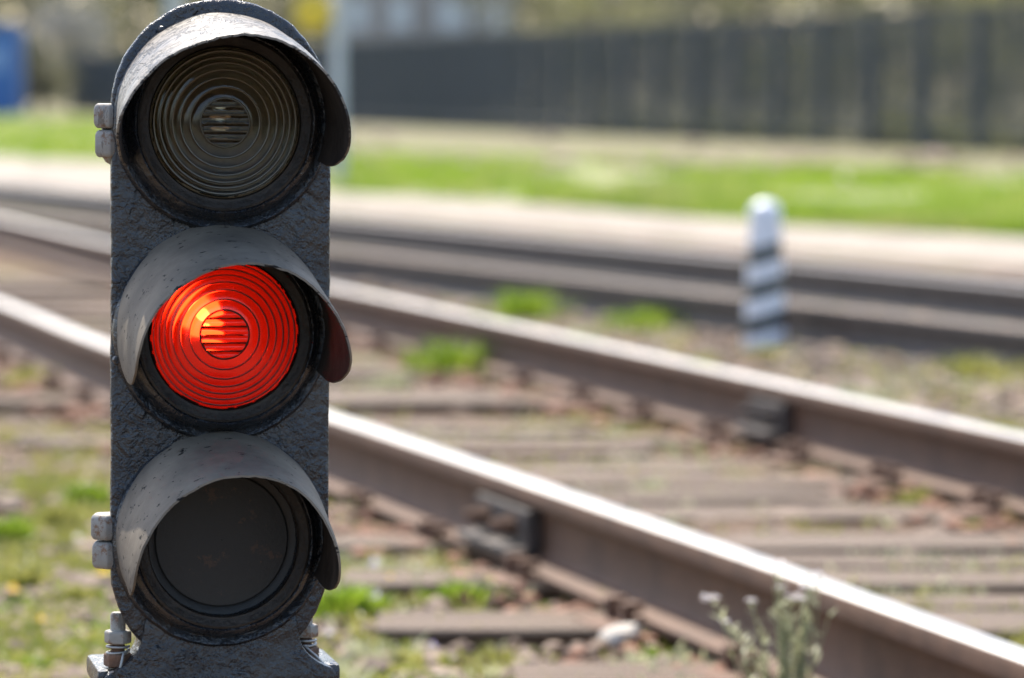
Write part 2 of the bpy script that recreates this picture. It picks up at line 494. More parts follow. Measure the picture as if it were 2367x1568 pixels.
ZB, ZT = 0.034, 0.21
rail_a, ca = make_rail([(0.5, 2.24), (4.76, 2.236), (6.2, 2.222), (8.7, 2.157), (11.2, 2.05), (13.7, 2.05), (18, 2.0), (26, 1.9), (45, 1.4), (80, 0)], ZB, ZT,
                       "near rail running behind the signal to the bottom right, with polished white top", "rails of the near track")
rail_b, cb = make_rail([(0.5, 3.66), (8.0, 3.645), (14.5, 3.56), (18.4, 3.40), (22.4, 3.36), (30, 3.2), (50, 2.7), (80, 1.5)], ZB, ZT,
                       "second rail from the camera, crossing mid-frame in front of the striped post", "rails of the near track")
def line_t(p): return (p.dot(TV), p.dot(NV))
p1, p2 = at(2367, 665, 0.18), at(762, 507, 0.18)
t1, n1 = line_t(p1); t2, n2 = line_t(p2)
sl = (n2 - n1) / (t2 - t1)
rail_c, cc = make_rail([(2, n1 + sl * (2 - t1)), (t1, n1), (t2, n2), (30, n1 + sl * (30 - t1) + 0.02), (36, n1 + sl * (36 - t1) + 0.15)], 0.002, 0.18,
                       "third rail, dark sided, running behind the striped post beside the pale path", "rails of the far track", RAIL_DULL, RAIL_DARK)
q1, q2 = at(2367, 760, 0.17), at(762, 578, 0.17)
u1, v1 = line_t(q1); u2, v2 = line_t(q2); s2 = (v2 - v1) / (u2 - u1)
rail_e, ce = make_rail([(2, v1 + s2 * (2 - u1)), (u1, v1), (u2, v2), (26, v1 + s2 * (26 - u1) + 0.05)], -0.008, 0.17,
                       "rusty brown rail, dull on top, just in front of the third rail behind the post", "rails of the far track", RAIL_BROWN, RAIL_DARK)
rail_d, cd = make_rail([(2, n1 + 1.53 + sl * (2 - t1)), (t1, n1 + 1.53), (t2, n2 + 1.53), (34, n1 + 1.53 + sl * (34 - t1)), (60, n1 + 1.9 + sl * (60 - t1))], -0.118, 0.060,
                       "farthest rail, sunk into the pale sandy path", "rails of the far track", RAIL_DULL)

def rail_x(c3, Y):
    for a, b in zip(c3, c3[1:]):
        if (a.y - Y) * (b.y - Y) <= 0: return a.x + (b.x - a.x) * ((Y - a.y) / (b.y - a.y + 1e-9))
    return None
def rail_dir(c3, Y):
    for a, b in zip(c3, c3[1:]):
        if (a.y - Y) * (b.y - Y) <= 0: return (b - a).normalized()

# ---------------------------------------------------------------- sleepers of the near track
ORD = ["nearest", "second", "third", "fourth", "fifth", "sixth", "seventh", "eighth", "ninth", "tenth", "eleventh", "twelfth", "thirteenth",
       "fourteenth", "fifteenth", "sixteenth", "seventeenth", "eighteenth", "nineteenth", "twentieth", "twenty-first", "twenty-second", "twenty-third", "twenty-fourth"]
k = 0
for i in range(24):
    Y = SLEEPER_Y[i]
    xa, xb = rail_x(ca, Y), rail_x(cb, Y)
    if xa is None or xb is None: continue
    x0, x1 = xa - 0.46 - random.uniform(0, 0.12), xb + 0.42 + random.uniform(0, 0.15)
    cx, L = (x0 + x1) / 2, x1 - x0
    top = 0.031 if GAP[i] > 0.5 else 0.031 - 0.030 * random.random() * (0.35 - GAP[i]) / 0.35
    rz = R(random.uniform(-0.5, 0.4))
    w = 0.235 + random.uniform(-0.015, 0.015)
    nm = "weathered timber sleeper under the near track, %s from the camera" % ORD[k] if k else "weathered timber sleeper under the near track, nearest the camera"
    root = thing("sleeper", (cx, Y, 0), nm, "sleeper", "timber sleepers of the near track", (0, 0, rz))
    nx, ny, nz = 36, 5, 3
    mb = MB()
    # a slightly warped, worn plank block
    def warp(x, y, z):
        q = noise.noise(Vector((x * 1.5 + i * 7, y * 9, z * 9 + i))) * 0.006
        e = noise.noise(Vector((x * 6, i * 3.1, y * 4))) * 0.008
        return (x, y + (e if abs(y) > w * 0.3 else 0), z + (q if z > 0 else 0))
    sec = [(-w / 2 + 0.035, -0.12), (-w / 2 + 0.022, 0.0), (-w / 2, top - 0.007), (-w / 2 + 0.005, top), (-w / 6, top), (w / 6, top), (w / 2 - 0.008, top), (w / 2, top - 0.012), (w / 2, -0.12)]
    for a in range(nx + 1):
        x = -L / 2 + L * a / nx
        for y, z in sec: mb.v.append(warp(x, y, z))
    ks = len(sec)
    for a in range(nx):
        for b in range(ks):
            b2 = (b + 1) % ks
            mb.f.append((a * ks + b, a * ks + b2, (a + 1) * ks + b2, (a + 1) * ks + b))
    mb.f.append(tuple(range(ks))[::-1]); mb.f.append(tuple(nx * ks + b for b in range(ks)))
    mb.build("timber", TIMBER, root, smooth=30, recalc=True)
    if Y < 15:
        for c3 in (ca, cb):
            x = rail_x(c3, Y); d = rail_dir(c3, Y); ang = math.atan2(-d.x, d.y)
            pl = MB()
            Mz = Matrix.Rotation(ang - rz, 3, 'Z')
            def lp(a, b, z): return Matrix.Rotation(-rz, 3, 'Z') @ (Vector((x - cx, 0, 0)) + Matrix.Rotation(ang, 3, 'Z') @ Vector((a, b, 0))) + Vector((0, 0, z))
            pl.box(lp(0, 0, 0.0275), (0.33, 0.16, 0.012), M=Mz)
            tp = pl.build("tie_plate", RUSTY, root, bevel=0.003)
            for s in (-1, 1):
                for b in (-0.045, 0.045):
                    sp = MB(); sp.box(lp(s * 0.089, b * s, 0.066), (0.042, 0.026, 0.018), M=Mz); sp.box(lp(s * 0.098, b * s, 0.042), (0.022, 0.022, 0.045), M=Mz)
                    o = sp.build("spike", RUSTY, tp, bevel=0.003)
    k += 1

# old half-buried planks lying between the sleepers
for i in range(2, 15):
    if i % 5 == 4: continue
    Y = SLEEPER_Y[i] + 0.285 + random.uniform(-0.03, 0.02)
    xa, xb = rail_x(ca, Y), rail_x(cb, Y)
    x0 = xa + random.uniform(0.14, 0.40); x1 = xb - random.uniform(0.14, 0.45)
    L, w, top = x1 - x0, random.uniform(0.13, 0.19), 0.022 + random.uniform(-0.004, 0.006)
    mb = MB(); nx = 30
    sec = [(-w / 2, -0.05), (-w / 2, top - 0.004), (-w / 2 + 0.004, top), (-w * 0.15, top - 0.002), (w * 0.2, top), (w / 2 - 0.006, top), (w / 2, top - 0.008), (w / 2, -0.05)]
    for a in range(nx + 1):
        x = -L / 2 + L * a / nx
        for y, z in sec:
            mb.v.append((x, y + 0.012 * noise.noise(Vector((x * 5, i * 2.7, y * 5))) * (1 if abs(y) > w * 0.3 else 0), z + (0.006 * noise.noise(Vector((x * 2, y * 9, i + 40))) if z > 0 else 0)))
    ks = len(sec)
    for a in range(nx):
        for b in range(ks):
            b2 = (b + 1) % ks
            mb.f.append((a * ks + b, a * ks + b2, (a + 1) * ks + b2, (a + 1) * ks + b))
    mb.f.append(tuple(range(ks))[::-1]); mb.f.append(tuple(nx * ks + b for b in range(ks)))
    o = mb.build("plank", TIMBER, smooth=30, recalc=True)
    o.location = ((x0 + x1) / 2, Y, 0); o.rotation_euler = (0, 0, R(random.uniform(-0.6, 0.6)))
    tag(o, "old half-buried plank between the near rails, just beyond the %s sleeper from the camera" % ORD[i], "plank", "half-buried planks between the sleepers")

# rail joints: bolted fishplates on the camera side of the web
def fishplate(root, c3, Y, length, nb, rusty):
    x = rail_x(c3, Y); d = rail_dir(c3, Y); ang = math.atan2(-d.x, d.y)
    Mz = Matrix.Rotation(ang, 3, 'Z')
    base = Vector((x, Y, 0)) - Vector(root.location)
    mb = MB()
    mb.box(base + Mz @ Vector((-0.030, 0, 0.118)), (0.036, length, 0.085), M=Mz)
    mb.box(base + Mz @ Vector((-0.055, 0, 0.069)), (0.075, length, 0.022), M=Mz)
    fp = mb.build("fishplate", STEEL_DIRTY, root, bevel=0.006)
    for i in range(nb):
        b = (i - (nb - 1) / 2) * length / nb
        bb = MB()
        ctr = base + Mz @ Vector((-0.062, b, 0.122))
        ax = Mz @ Vector((-1, 0, 0))
        bb.tube([ctr - ax * 0.015, ctr + ax * 0.015], 0.024, 6)
        bb.tube([ctr + ax * 0.015, ctr + ax * 0.04], 0.012, 10)
        bb.build("bolt", RUSTY if rusty else STEEL_DIRTY, fp)
    return fp
fishplate(rail_a, ca, 7.50, 0.36, 2, True)
fishplate(rail_b, cb, 9.95, 0.26, 2, False)

# ---------------------------------------------------------------- the signal
PSI = R(13.0); LEAN = R(0.55)
PL = 0.1245                                 # plate half width
ZL = (1.0205, 0.783, 0.5485)                # lens heights
mid_pt = at_depth(512, 770, 3.90)
SIG = thing("railway_signal", (mid_pt.x - math.sin(LEAN) * mid_pt.z, mid_pt.y, 0.0), "black three-lamp dwarf railway signal before the tracks, its middle red lamp lit",
            "railway signal", None, (0, LEAN, PSI))

def plate_outline(inset=0.0, n=40, jit=0.0):
    w = PL - inset
    zc1, zc2 = 1.0350, 0.5185
    pts = []
    for i in range(n + 1):
        a = PI * i / n
        pts.append((w * math.cos(a), zc1 + w * math.sin(a)))
    for i in range(1, 24): pts.append((-w, zc1 + (zc2 - zc1) * i / 24))
    for i in range(n + 1):
        a = PI + PI * i / n
        pts.append((w * math.cos(a), zc2 + w * math.sin(a)))
    for i in range(1, 24): pts.append((w, zc2 + (zc1 - zc2) * i / 24))
    if jit:
        out = []
        for x, z in pts:
            q = noise.noise(Vector((x * 55, z * 55, 3))) * jit + noise.noise(Vector((x * 160, z * 160, 9))) * jit * 0.6
            l = math.hypot(x, 0.3 * (z - 0.79)) + 1e-6
            out.append((x + q * x / l, z + q * 0.3 * (z - 0.79) / l))
        pts = out
    return pts

# front plate with a rounded, lumpy rim
def make_plate():
    mb = MB()
    rings = [(plate_outline(0.0, jit=0.0016), 0.009), (plate_outline(0.0, jit=0.0016), 0.004), (plate_outline(0.0012, jit=0.0014), 0.001), (plate_outline(0.005, jit=0.001), -0.0008)]
    n = len(rings[0][0])
    for pts, y in rings:
        for x, z in pts: mb.v.append((x, y, z))
    for r in range(len(rings) - 1):
        for i in range(n):
            j = (i + 1) % n
            mb.f.append((r * n + i, r * n + j, (r + 1) * n + j, (r + 1) * n + i))
    from mathutils.geometry import tessellate_polygon
    b0 = (len(rings) - 1) * n
    loops = [[Vector((x, z, 0)) for x, z in rings[-1][0]]]
    idx = list(range(b0, b0 + n))
    for zc in ZL:                                  # the openings behind the lamps
        lp_ = []
        for k_ in range(72):
            q = 2 * PI * k_ / 72
            idx.append(len(mb.v)); mb.v.append((0.1 * math.cos(q), -0.0008, zc + 0.1 * math.sin(q)))
            lp_.append(Vector((0.1 * math.cos(q), zc + 0.1 * math.sin(q), 0)))
        loops.append(lp_)
    ncap = len(mb.f)
    for tri in tessellate_polygon(loops): mb.f.append(tuple(idx[q] for q in tri))
    me = bpy.data.meshes.new("front_plate"); me.from_pydata(mb.v, [], mb.f)
    bm = bmesh.new(); bm.from_mesh(me)
    bmesh.ops.recalc_face_normals(bm, faces=bm.faces)
    bm.to_mesh(me); bm.free()
    me.materials.append(CAST)
    me.polygons.foreach_set("use_smooth", [i < ncap for i in range(len(me.polygons))]); me.set_sharp_from_angle(angle=R(50))
    o = bpy.data.objects.new("front_plate", me); COL.objects.link(o); o.parent = SIG
    return o
make_plate()

# the box behind the plate
def make_housing():
    mb = MB(); outs = [(plate_outline(0.0015), 0.0085), (plate_outline(0.026), 0.0088), (plate_outline(0.026), 0.15), (plate_outline(0.038), 0.165)]
    n = len(outs[0][0])
    for pts, y in outs:
        for x, z in pts: mb.v.append((x, y, z))
    for r in range(3):
        for i in range(n):
            j = (i + 1) % n
            mb.f.append((r * n + i, r * n + j, (r + 1) * n + j, (r + 1) * n + i))
    mb.f.append(tuple(3 * n + i for i in range(n)))
    mb.build("housing", CAST, SIG, smooth=40, recalc=True)
make_housing()

def fresnel(name, z, mat, parent):
    """stepped glass lens: ribbed centre, saw-tooth rings, flat back"""
    RC = 0.0275
    rad = [RC, 0.0392, 0.0500, 0.0588, 0.0667, 0.0731, 0.0798, 0.0850]
    n = 144
    prof = []
    for a, b in zip(rad, rad[1:]):
        prof += [(a + 0.0003, 0.0004), (a + 0.0011, 0.0034), (a + (b - a) * 0.5, 0.0030), (b - 0.0012, 0.0012), (b - 0.0005, 0.0003)]
    mb = MB()
    mb.v.append((0, -0.0, 0))
    rows = []
    # ribbed middle
    rr = [0.0015 + (RC - 0.0015) * i / 56 for i in range(57)]
    for r in rr:
        row = []
        for k_ in range(n):
            q = 2 * PI * k_ / n
            x, zz = r * math.cos(q), r * math.sin(q)
            u = (zz / 0.0092) % 1.0
            w = 0.0022 + 0.0021 * math.sin(PI * u / 0.9) if u < 0.9 else 0.0016
            if r > RC - 0.0008: w = 0.0004
            row.append(len(mb.v)); mb.v.append((x, -w, zz))
        rows.append(row)
    for r, w in prof:
        row = []
        for k_ in range(n):
            q = 2 * PI * k_ / n
            row.append(len(mb.v)); mb.v.append((r * math.cos(q), -w, r * math.sin(q)))
        rows.append(row)
    row = []
    for k_ in range(n):
        q = 2 * PI * k_ / n
        row.append(len(mb.v)); mb.v.append((0.085 * math.cos(q), 0.004, 0.085 * math.sin(q)))
    rows.append(row)
    ncen = len(rr)
    edge = []
    for k_ in range(n): mb.f.append((0, rows[0][k_], rows[0][(k_ + 1) % n]))
    for ri, (a, b) in enumerate(zip(rows, rows[1:])):
        pi_ = ri - ncen
        step = ri == ncen - 1 or (ri >= ncen and pi_ % 5 in (4, 0) and pi_ < len(prof) - 1)
        for k_ in range(n):
            k2 = (k_ + 1) % n
            if step: edge.append(len(mb.f))
            elif ri >= ncen and prof[min(pi_, len(prof) - 1)][0] > 0.0824 + 0.0022 * noise.noise(Vector((math.cos(2 * PI * k_ / n) * 5, math.sin(2 * PI * k_ / n) * 5, 3))) + 0.0015 * noise.noise(Vector((math.cos(2 * PI * k_ / n) * 17, math.sin(2 * PI * k_ / n) * 17, 6))): edge.append(len(mb.f))
            elif ri < ncen - 1:
                zs = [mb.v[q][1] for q in (a[k_], b[k_], b[k2], a[k2])]
                if max(zs) > -0.0019: edge.append(len(mb.f))
            mb.f.append((a[k_], b[k_], b[k2], a[k2]))
    mb.f.append(tuple(rows[-1])[::-1])
    mb.v = [(x, y - 0.022, zz + z) for x, y, zz in mb.v]
    o = mb.build(name, mat, parent, smooth=24, recalc=True)
    o.data.materials.append(EDGE_RED if mat is RED_GLASS else EDGE_CLEAR)
    for q in edge: o.data.polygons[q].material_index = 1
    return o

def hood(z, tilt, L, fl_left, fl_right, mat, label, seed, R0=0.1200, top_scale=1.0):
    """curved peak: part cylinder, drooping forward, rounded lower front corners, real sheet thickness"""
    nphi, nl = 120, 18
    inner = []
    A = R(113)
    mb = MB()
    th = 0.0040
    for layer in (0, 1):
        for i in range(nphi + 1):
            phi = -A + 2 * A * i / nphi
            a = abs(phi)
            ln = L
            if a > R(72):
                q = (a - R(72)) / (A - R(72))
                ln = 0.006 + (L - 0.006) * math.sqrt(max(0, 1 - q * q))
            ln *= 1 + 0.012 * noise.noise(Vector((phi * 3, seed, 0)))
            for j in range(nl + 1):
                s = j / nl
                w = 0.002 + ln * s
                r = R0 - layer * th + 0.0018 * noise.noise(Vector((phi * 2.2, w * 14, seed)))
                if layer == 0 and j == nl: r -= 0.0008
                if layer == 1 and j == nl: r += 0.0008
                x = r * math.sin(phi)
                zz = r * math.cos(phi) * (1 + (top_scale - 1) * (w / L) * (1 if math.cos(phi) > 0 else 0))
                f = (fl_left if x < 0 else fl_right) * (w / L) ** 1.3 * min(1, abs(math.sin(phi)) ** 1.5)
                x += f * (-1 if x < 0 else 1)
                zz -= math.tan(tilt) * w
                zz += 0.0012 * noise.noise(Vector((phi * 14, w * 30, seed + 5))) * s
                mb.v.append((x, -w, zz + z + 0.004))
    W = nl + 1; S = (nphi + 1) * W
    for i in range(nphi):
        for j in range(nl):
            a, b, c, d = i * W + j, i * W + j + 1, (i + 1) * W + j + 1, (i + 1) * W + j
            mb.f.append((a, b, c, d)); mb.f.append((S + a, S + d, S + c, S + b)); inner.append(len(mb.f) - 1)
        mb.f.append((i * W + nl, S + i * W + nl, S + (i + 1) * W + nl, (i + 1) * W + nl))
        mb.f.append((i * W, (i + 1) * W, S + (i + 1) * W, S + i * W))
    for i in (0, nphi):
        for j in range(nl):
            a, b = i * W + j, i * W + j + 1
            mb.f.append((a, S + a, S + b, b) if i == 0 else (a, b, S + b, S + a))
    o = mb.build("hood", mat, None, smooth=45, recalc=True)
    o.data.materials.append(HOOD_IN)
    for q in inner: o.data.polygons[q].material_index = 1
    if label: o['label'] = label
    return o

def lamp_unit(z, kind, hood_args, label):
    mb = MB()
    prof = [(0.1235, -0.002), (0.1225, 0.006), (0.1190, 0.0105), (0.1150, 0.0085), (0.1120, 0.0060), (0.1095, 0.0085), (0.1075, 0.0160), (0.1050, 0.0235), (0.1010, 0.0265),
            (0.0985, 0.0245), (0.0965, 0.0262), (0.0930, 0.0250), (0.0910, 0.0215), (0.0880, 0.0225), (0.0858, 0.0205), (0.0845, 0.0180), (0.0845, 0.004)]
    mb.lathe_y(prof, 120, (0, 0, z))
    # hand-painted unevenness
    mb.v = [(x + 0.0011 * noise.noise(Vector((x * 60, y * 60, zz * 60))), y + 0.0012 * noise.noise(Vector((x * 45, 7, zz * 45))), zz + 0.0011 * noise.noise(Vector((zz * 60, x * 60, 4)))) for x, y, zz in mb.v]
    ring = mb.build("lamp_ring", RING, SIG, smooth=40, recalc=True)
    ring['label'] = label
    h = hood(z, *hood_args); h.parent = SIG
    bz = MB()
    bz.lathe_y([(0.0985, 0.0215), (0.0985, 0.0268), (0.0960, 0.0280), (0.0938, 0.0268), (0.0905, 0.0250), (0.0885, 0.0238), (0.0862, 0.0240), (0.0848, 0.0190)], 120, (0, 0, z))
    bz.build("bezel", BEZEL, ring, smooth=40, recalc=True)
    if kind == 'blank':
        d = MB()
        d.lathe_y([(0.0005, 0.0085), (0.030, 0.0085), (0.060, 0.0082), (0.0745, 0.0078), (0.0765, 0.006), (0.0780, 0.0075), (0.085, 0.009)], 96, (0, 0, z))
        b = d.build("blanking_plate", BLANK, SIG, smooth=40)
        b['label'] = "flat dark grey disc closing the bottom lamp"
        return
    ln = fresnel("lens", z, RED_GLASS if kind == 'red' else CLEAR_GLASS, SIG)
    ln['label'] = "glowing red ribbed lens" if kind == 'red' else "unlit clear ribbed lens"
    bw = MB()
    bw.lathe_y([(0.0850, 0.016), (0.0840, 0.004), (0.080, -0.018), (0.070, -0.045), (0.052, -0.070), (0.030, -0.084), (0.012, -0.089), (0.0005, -0.09)], 72, (0, 0, z))
    bowl = bw.build("reflector", BOWL_LIT if kind == 'red' else BOWL_DARK, SIG, smooth=60)
    cx, cy, cz = 0, 0.026, z + 0.004
    def ball(c, r, name, mt, parent):
        s = MB(); ns, nr = 20, 12
        for a in range(nr + 1):
            la = -PI / 2 + PI * a / nr
            for b in range(ns):
                lo = 2 * PI * b / ns
                s.v.append((c[0] + r * math.cos(la) * math.cos(lo), c[1] + r * math.sin(la), c[2] + r * math.cos(la) * math.sin(lo)))
        for a in range(nr):
            for b in range(ns):
                b2 = (b + 1) % ns
                s.f.append((a * ns + b, a * ns + b2, (a + 1) * ns + b2, (a + 1) * ns + b))
        return s.build(name, mt, parent, smooth=60)
    if kind == 'red':
        ball((-0.014, 0.026, z + 0.013), 0.020, "bulb", LAMP, bowl)
        ball((-0.019, 0.003, z + 0.019), 0.0065, "filament", FILAMENT, bowl)
    else:
        ball((cx, cy, cz), 0.024, "bulb", BULB_OFF, bowl)

#          tilt   L     flareL  flareR  material
lamp_unit(ZL[0], 'clear', (R(8.0), 0.190, 0.022, -0.004, HOOD_CRACKED, "hood with badly cracked, sunlit paint on top", 1.0), "top lamp ring")
lamp_unit(ZL[1], 'red', (R(10.0), 0.190, 0.000, -0.003, HOOD, "smooth grey hood over the red lens", 2.0), "middle lamp ring")
lamp_unit(ZL[2], 'blank', (R(9.0), 0.185, 0.000, -0.013, HOOD, "smooth grey hood over the blanked lamp", 3.0), "bottom lamp ring")

# neck and base casting under the plate, pedestal down to the ground
def extrude_outline(pts, y0, y1, name, mat, parent, bevel=0.004):
    mb = MB(); n = len(pts)
    for y in (y0, y1):
        for x, z in pts: mb.v.append((x, y, z))
    for i in range(n):
        j = (i + 1) % n
        mb.f.append((i, j, n + j, n + i))
    mb.f.append(tuple(range(n))[::-1]); mb.f.append(tuple(n + i for i in range(n)))
    return mb.build(name, mat, parent, smooth=40, bevel=bevel)
neck = []
for py_, hw_ in ((1430, 0.086), (1470, 0.089), (1487, 0.091), (1503, 0.0935), (1519, 0.099), (1530, 0.1045), (1540, 0.111), (1549, 0.119), (1556, 0.127), (1566, 0.1325), (1600, 0.135)):
    neck.append((-hw_, 0.783 - (py_ - 770) / 2048.0))
neck = neck + [(-x, z) for x, z in reversed(neck)]
extrude_outline(neck, -0.006, 0.046, "neck", CAST, SIG)
fl = MB(); fl.box((0, 0.062, 0.3895), (0.279, 0.120, 0.024)); fl.build("base_flange", CAST, SIG, bevel=0.006, smooth=40)
pd = MB()
pd.tube([(0, 0.05, -0.05), (0, 0.05, 0.02), (0, 0.05, 0.03), (0, 0.05, 0.34), (0, 0.05, 0.362)], [0.13, 0.13, 0.085, 0.078, 0.10], 32)
pd.build("pedestal", CAST, SIG, smooth=40)

# pale hinge knuckles on the left edge
def knuckle(x0, x1, z0, z1, y, point, nm, ang=0.0):
    mb = MB()
    prof = []
    w = (x1 - x0) / 2; cx = (x0 + x1) / 2
    n = 6
    for zz, r in ((z0, 0.80), (z0 + 0.002, 0.93), (z0 + 0.006, 1.0), (z1 - 0.006, 1.0), (z1 - 0.002, 0.93), (z1, 0.80)):
        for k_ in range(n):
            q = 2 * PI * k_ / n + ang
            mb.v.append((cx + w * r * math.cos(q) * 1.1, y + w * r * math.sin(q) * 1.1, zz))
    for a in range(5):
        for k_ in range(n):
            k2 = (k_ + 1) % n
            mb.f.append((a * n + k_, a * n + k2, (a + 1) * n + k2, (a + 1) * n + k_))
    mb.f.append(tuple(range(n))[::-1]); mb.f.append(tuple(5 * n + k_ for k_ in range(n)))
    if point:
        mb.tube([(cx, y, z0 + 0.002), (cx, y, z0 - 0.004), (cx + 0.002, y, z0 - 0.010)], [w * 0.7, w * 0.45, 0.002], 8)
    o = mb.build(nm, PALE, SIG, bevel=0.0016, smooth=50)
    o.rotation_euler = (0, 0, 0)
    return o
HX = lambda px: (px - 512) / 2048.0
HZ = lambda py: 0.783 - (py - 770) / 2048.0
for (xa_, za_, zb_, pt) in ((222, 242, 299, False), (225, 303, 366, True)):
    knuckle(HX(xa_), HX(xa_) + 0.040, HZ(zb_), HZ(za_), 0.020, pt, "hinge_knuckle", 0.25)
for (xa_, za_, zb_, pt) in ((216, 1190, 1250, False), (219, 1254, 1317, False)):
    knuckle(HX(xa_) , HX(xa_) + 0.040, HZ(zb_), HZ(za_), 0.020, pt, "hinge_knuckle", 0.25)
hp = MB()
for zc in ((HZ(302)), (HZ(1252))):
    hp.box((HX(262) + 0.014, 0.021, zc), (0.05, 0.012, 0.05))
hp.build("hinge_bracket", CAST, SIG, bevel=0.002)
# small dark bolt by the upper hinge, screws on the top hood's edge
bt = MB(); bt.tube([(HX(254), 0.010, HZ(345)), (HX(262), 0.010, HZ(345))], 0.0068, 6); bt.tube([(HX(262), 0.010, HZ(345)), (HX(282), 0.010, HZ(345))], 0.0042, 8)
bt.build("bolt", CAST, SIG, smooth=40)
for px, py in ((372, 74), (655, 80), (270, 830)):
    sb = MB(); sb.lathe_y([(0.0055, -0.001), (0.0055, 0.004), (0.0042, 0.0065), (0.0005, 0.0072)], 14, (HX(px), 0, HZ(py)))
    sb.build("screw", CAST, SIG, smooth=40)

# clamp bolts either side of the neck, each with shank, upper nut, rusty thread, lower nut and a twist of wire
def clamp_bolt(x, y, side):
    sh = MB()
    ztop = HZ(1430) if side < 0 else HZ(1425)
    sh.tube([(x, y, HZ(1480)), (x, y, ztop + 0.001), (x, y, ztop + 0.004)], [0.0088, 0.0088, 0.0070], 16)
    b = sh.build("clamp_bolt", PALE, SIG, smooth=40)
    nu = MB(); n_ = 6
    nu.tube([(x, y, HZ(1494)), (x, y, HZ(1491)), (x, y, HZ(1468)), (x, y, HZ(1464))], [0.0142, 0.0156, 0.0156, 0.0142], 6)
    nu.build("nut", PALE, b, bevel=0.001, smooth=30)
    th = MB()
    zz = [(x, y, HZ(1494) - 0.0015 * i_) for i_ in range(16)]
    th.tube(zz, [0.0074 if i_ % 2 else 0.0088 for i_ in range(16)], 14)
    th.build("thread", RUSTY, b)
    lw = MB(); lw.tube([(x, y, HZ(1548)), (x, y, HZ(1545)), (x, y, HZ(1520)), (x, y, HZ(1517))], [0.0150, 0.0166, 0.0166, 0.0150], 6)
    lo = lw.build("nut", RUSTY, b, bevel=0.001, smooth=30)
    lo['label'] = "rust-stained lower nut"
    wr = MB()
    pts = []
    for i_ in range(30):
        q = i_ / 29 * 4 * PI
        pts.append((x + 0.0125 * math.cos(q), y - 0.0125 * math.sin(q), HZ(1502) - 0.007 * i_ / 29 + 0.002 * math.sin(q * 0.5)))
    if side < 0:
        pts += [(x + 0.004, y - 0.018, HZ(1515)), (x + 0.001, y - 0.021, HZ(1540)), (x - 0.004, y - 0.022, HZ(1575)), (x - 0.002, y - 0.020, HZ(1620)), (x + 0.006, y - 0.018, HZ(1680))]
    else:
        pts += [(x - 0.004, y - 0.018, HZ(1510)), (x + 0.010, y - 0.022, HZ(1535)), (x + 0.022, y - 0.024, HZ(1562)), (x + 0.034, y - 0.024, HZ(1600)), (x + 0.03, y - 0.02, HZ(1680))]
    wr.tube(pts, 0.0016, 8)
    wr.build("tie_wire", WIRE, b, smooth=60)
clamp_bolt(HX(278), 0.02, -1)
clamp_bolt(HX(722), 0.03, 1)

# ---------------------------------------------------------------- striped fouling post
pp = at(1767, 803)
POST_SC = FPX / pp.y
post = thing("striped_marker_post", (pp.x, pp.y, 0), "short round-topped post with black and white slanted bands between the two tracks", "marker post", None)
def make_post_mat():
    m = Mat("black_white_banded_paint")
    sep = m.n("SeparateXYZ"); m.l(m.tc.outputs["Object"], sep.inputs[0])
    f = m.math('ADD', sep.outputs[2], m.math('MULTIPLY', sep.outputs[0], -0.28))
    f = m.math('FRACT', m.math('DIVIDE', m.math('ADD', f, 0.069), 0.14))
    b = m.math('MULTIPLY', m.math('LESS_THAN', f, 0.5), m.math('LESS_THAN', sep.outputs[2], 0.47))
    c = m.mix(b, (0.64, 0.645, 0.67), (0.012, 0.020, 0.023))
    c = m.mix(m.ramp(m.noise(25, 6, 0.7), [(0.60, 0.0), (0.72, 0.5)]), c, (0.25, 0.22, 0.19))
    m.set(Color=c, Roughness=0.32, Spec=0.6); m.bump(m.noise(50, 4), 0.3, 0.003)
    return m.m
Hp = 338 / POST_SC; rb_, rt_ = 50 / POST_SC, 36 / POST_SC
mb = MB(); n = 40
prof = [(-0.1, rb_ * 1.03)] + [(Hp * 0.93 * i / 16, rb_ + (rt_ - rb_) * (i / 16) ** 1.1) for i in range(17)]
for i in range(1, 9):
    a = PI / 2 * i / 8; prof.append((Hp * 0.93 + rt_ * 0.75 * math.sin(a), max(0.0008, rt_ * math.cos(a))))
mb.tube([(0, 0, z) for z, r in prof], [r for z, r in prof], n)
mb.build("post_body", make_post_mat(), post, smooth=40)

# ---------------------------------------------------------------- stones
ico_v = None
def ico(sub=1):
    bm = bmesh.new(); bmesh.ops.create_icosphere(bm, subdivisions=sub, radius=1.0)
    v = np.array([x.co[:] for x in bm.verts]); f = [[q.index for q in x.verts] for x in bm.faces]
    bm.free(); return v, np.array(f)
ICO1 = ico(1); ICO2 = ico(2)
def stones_mesh(name, pts, sizes, mat, seed=1):
    """many broken stones as one loose mass"""
    r = np.random.default_rng(seed)
    V0, F0 = ICO1
    nV = len(V0); allv = []; allf = []
    for i, (p, s) in enumerate(zip(pts, sizes)):
        v = V0 * r.uniform(0.72, 1.2, (nV, 1)) * np.array([r.uniform(0.7, 1.3), r.uniform(0.7, 1.3), r.uniform(0.45, 0.8)]) * s
        a = r.uniform(0, 6.28); c_, s_ = math.cos(a), math.sin(a)
        v = v @ np.array([[c_, -s_, 0], [s_, c_, 0], [0, 0, 1]])
        allv.append(v + np.array(p)); allf.append(F0 + i * nV)
    me = bpy.data.meshes.new(name); me.from_pydata(np.concatenate(allv).tolist(), [], np.concatenate(allf).tolist()); me.update()
    me.materials.append(mat)
    o = bpy.data.objects.new(name, me); COL.objects.link(o); return o

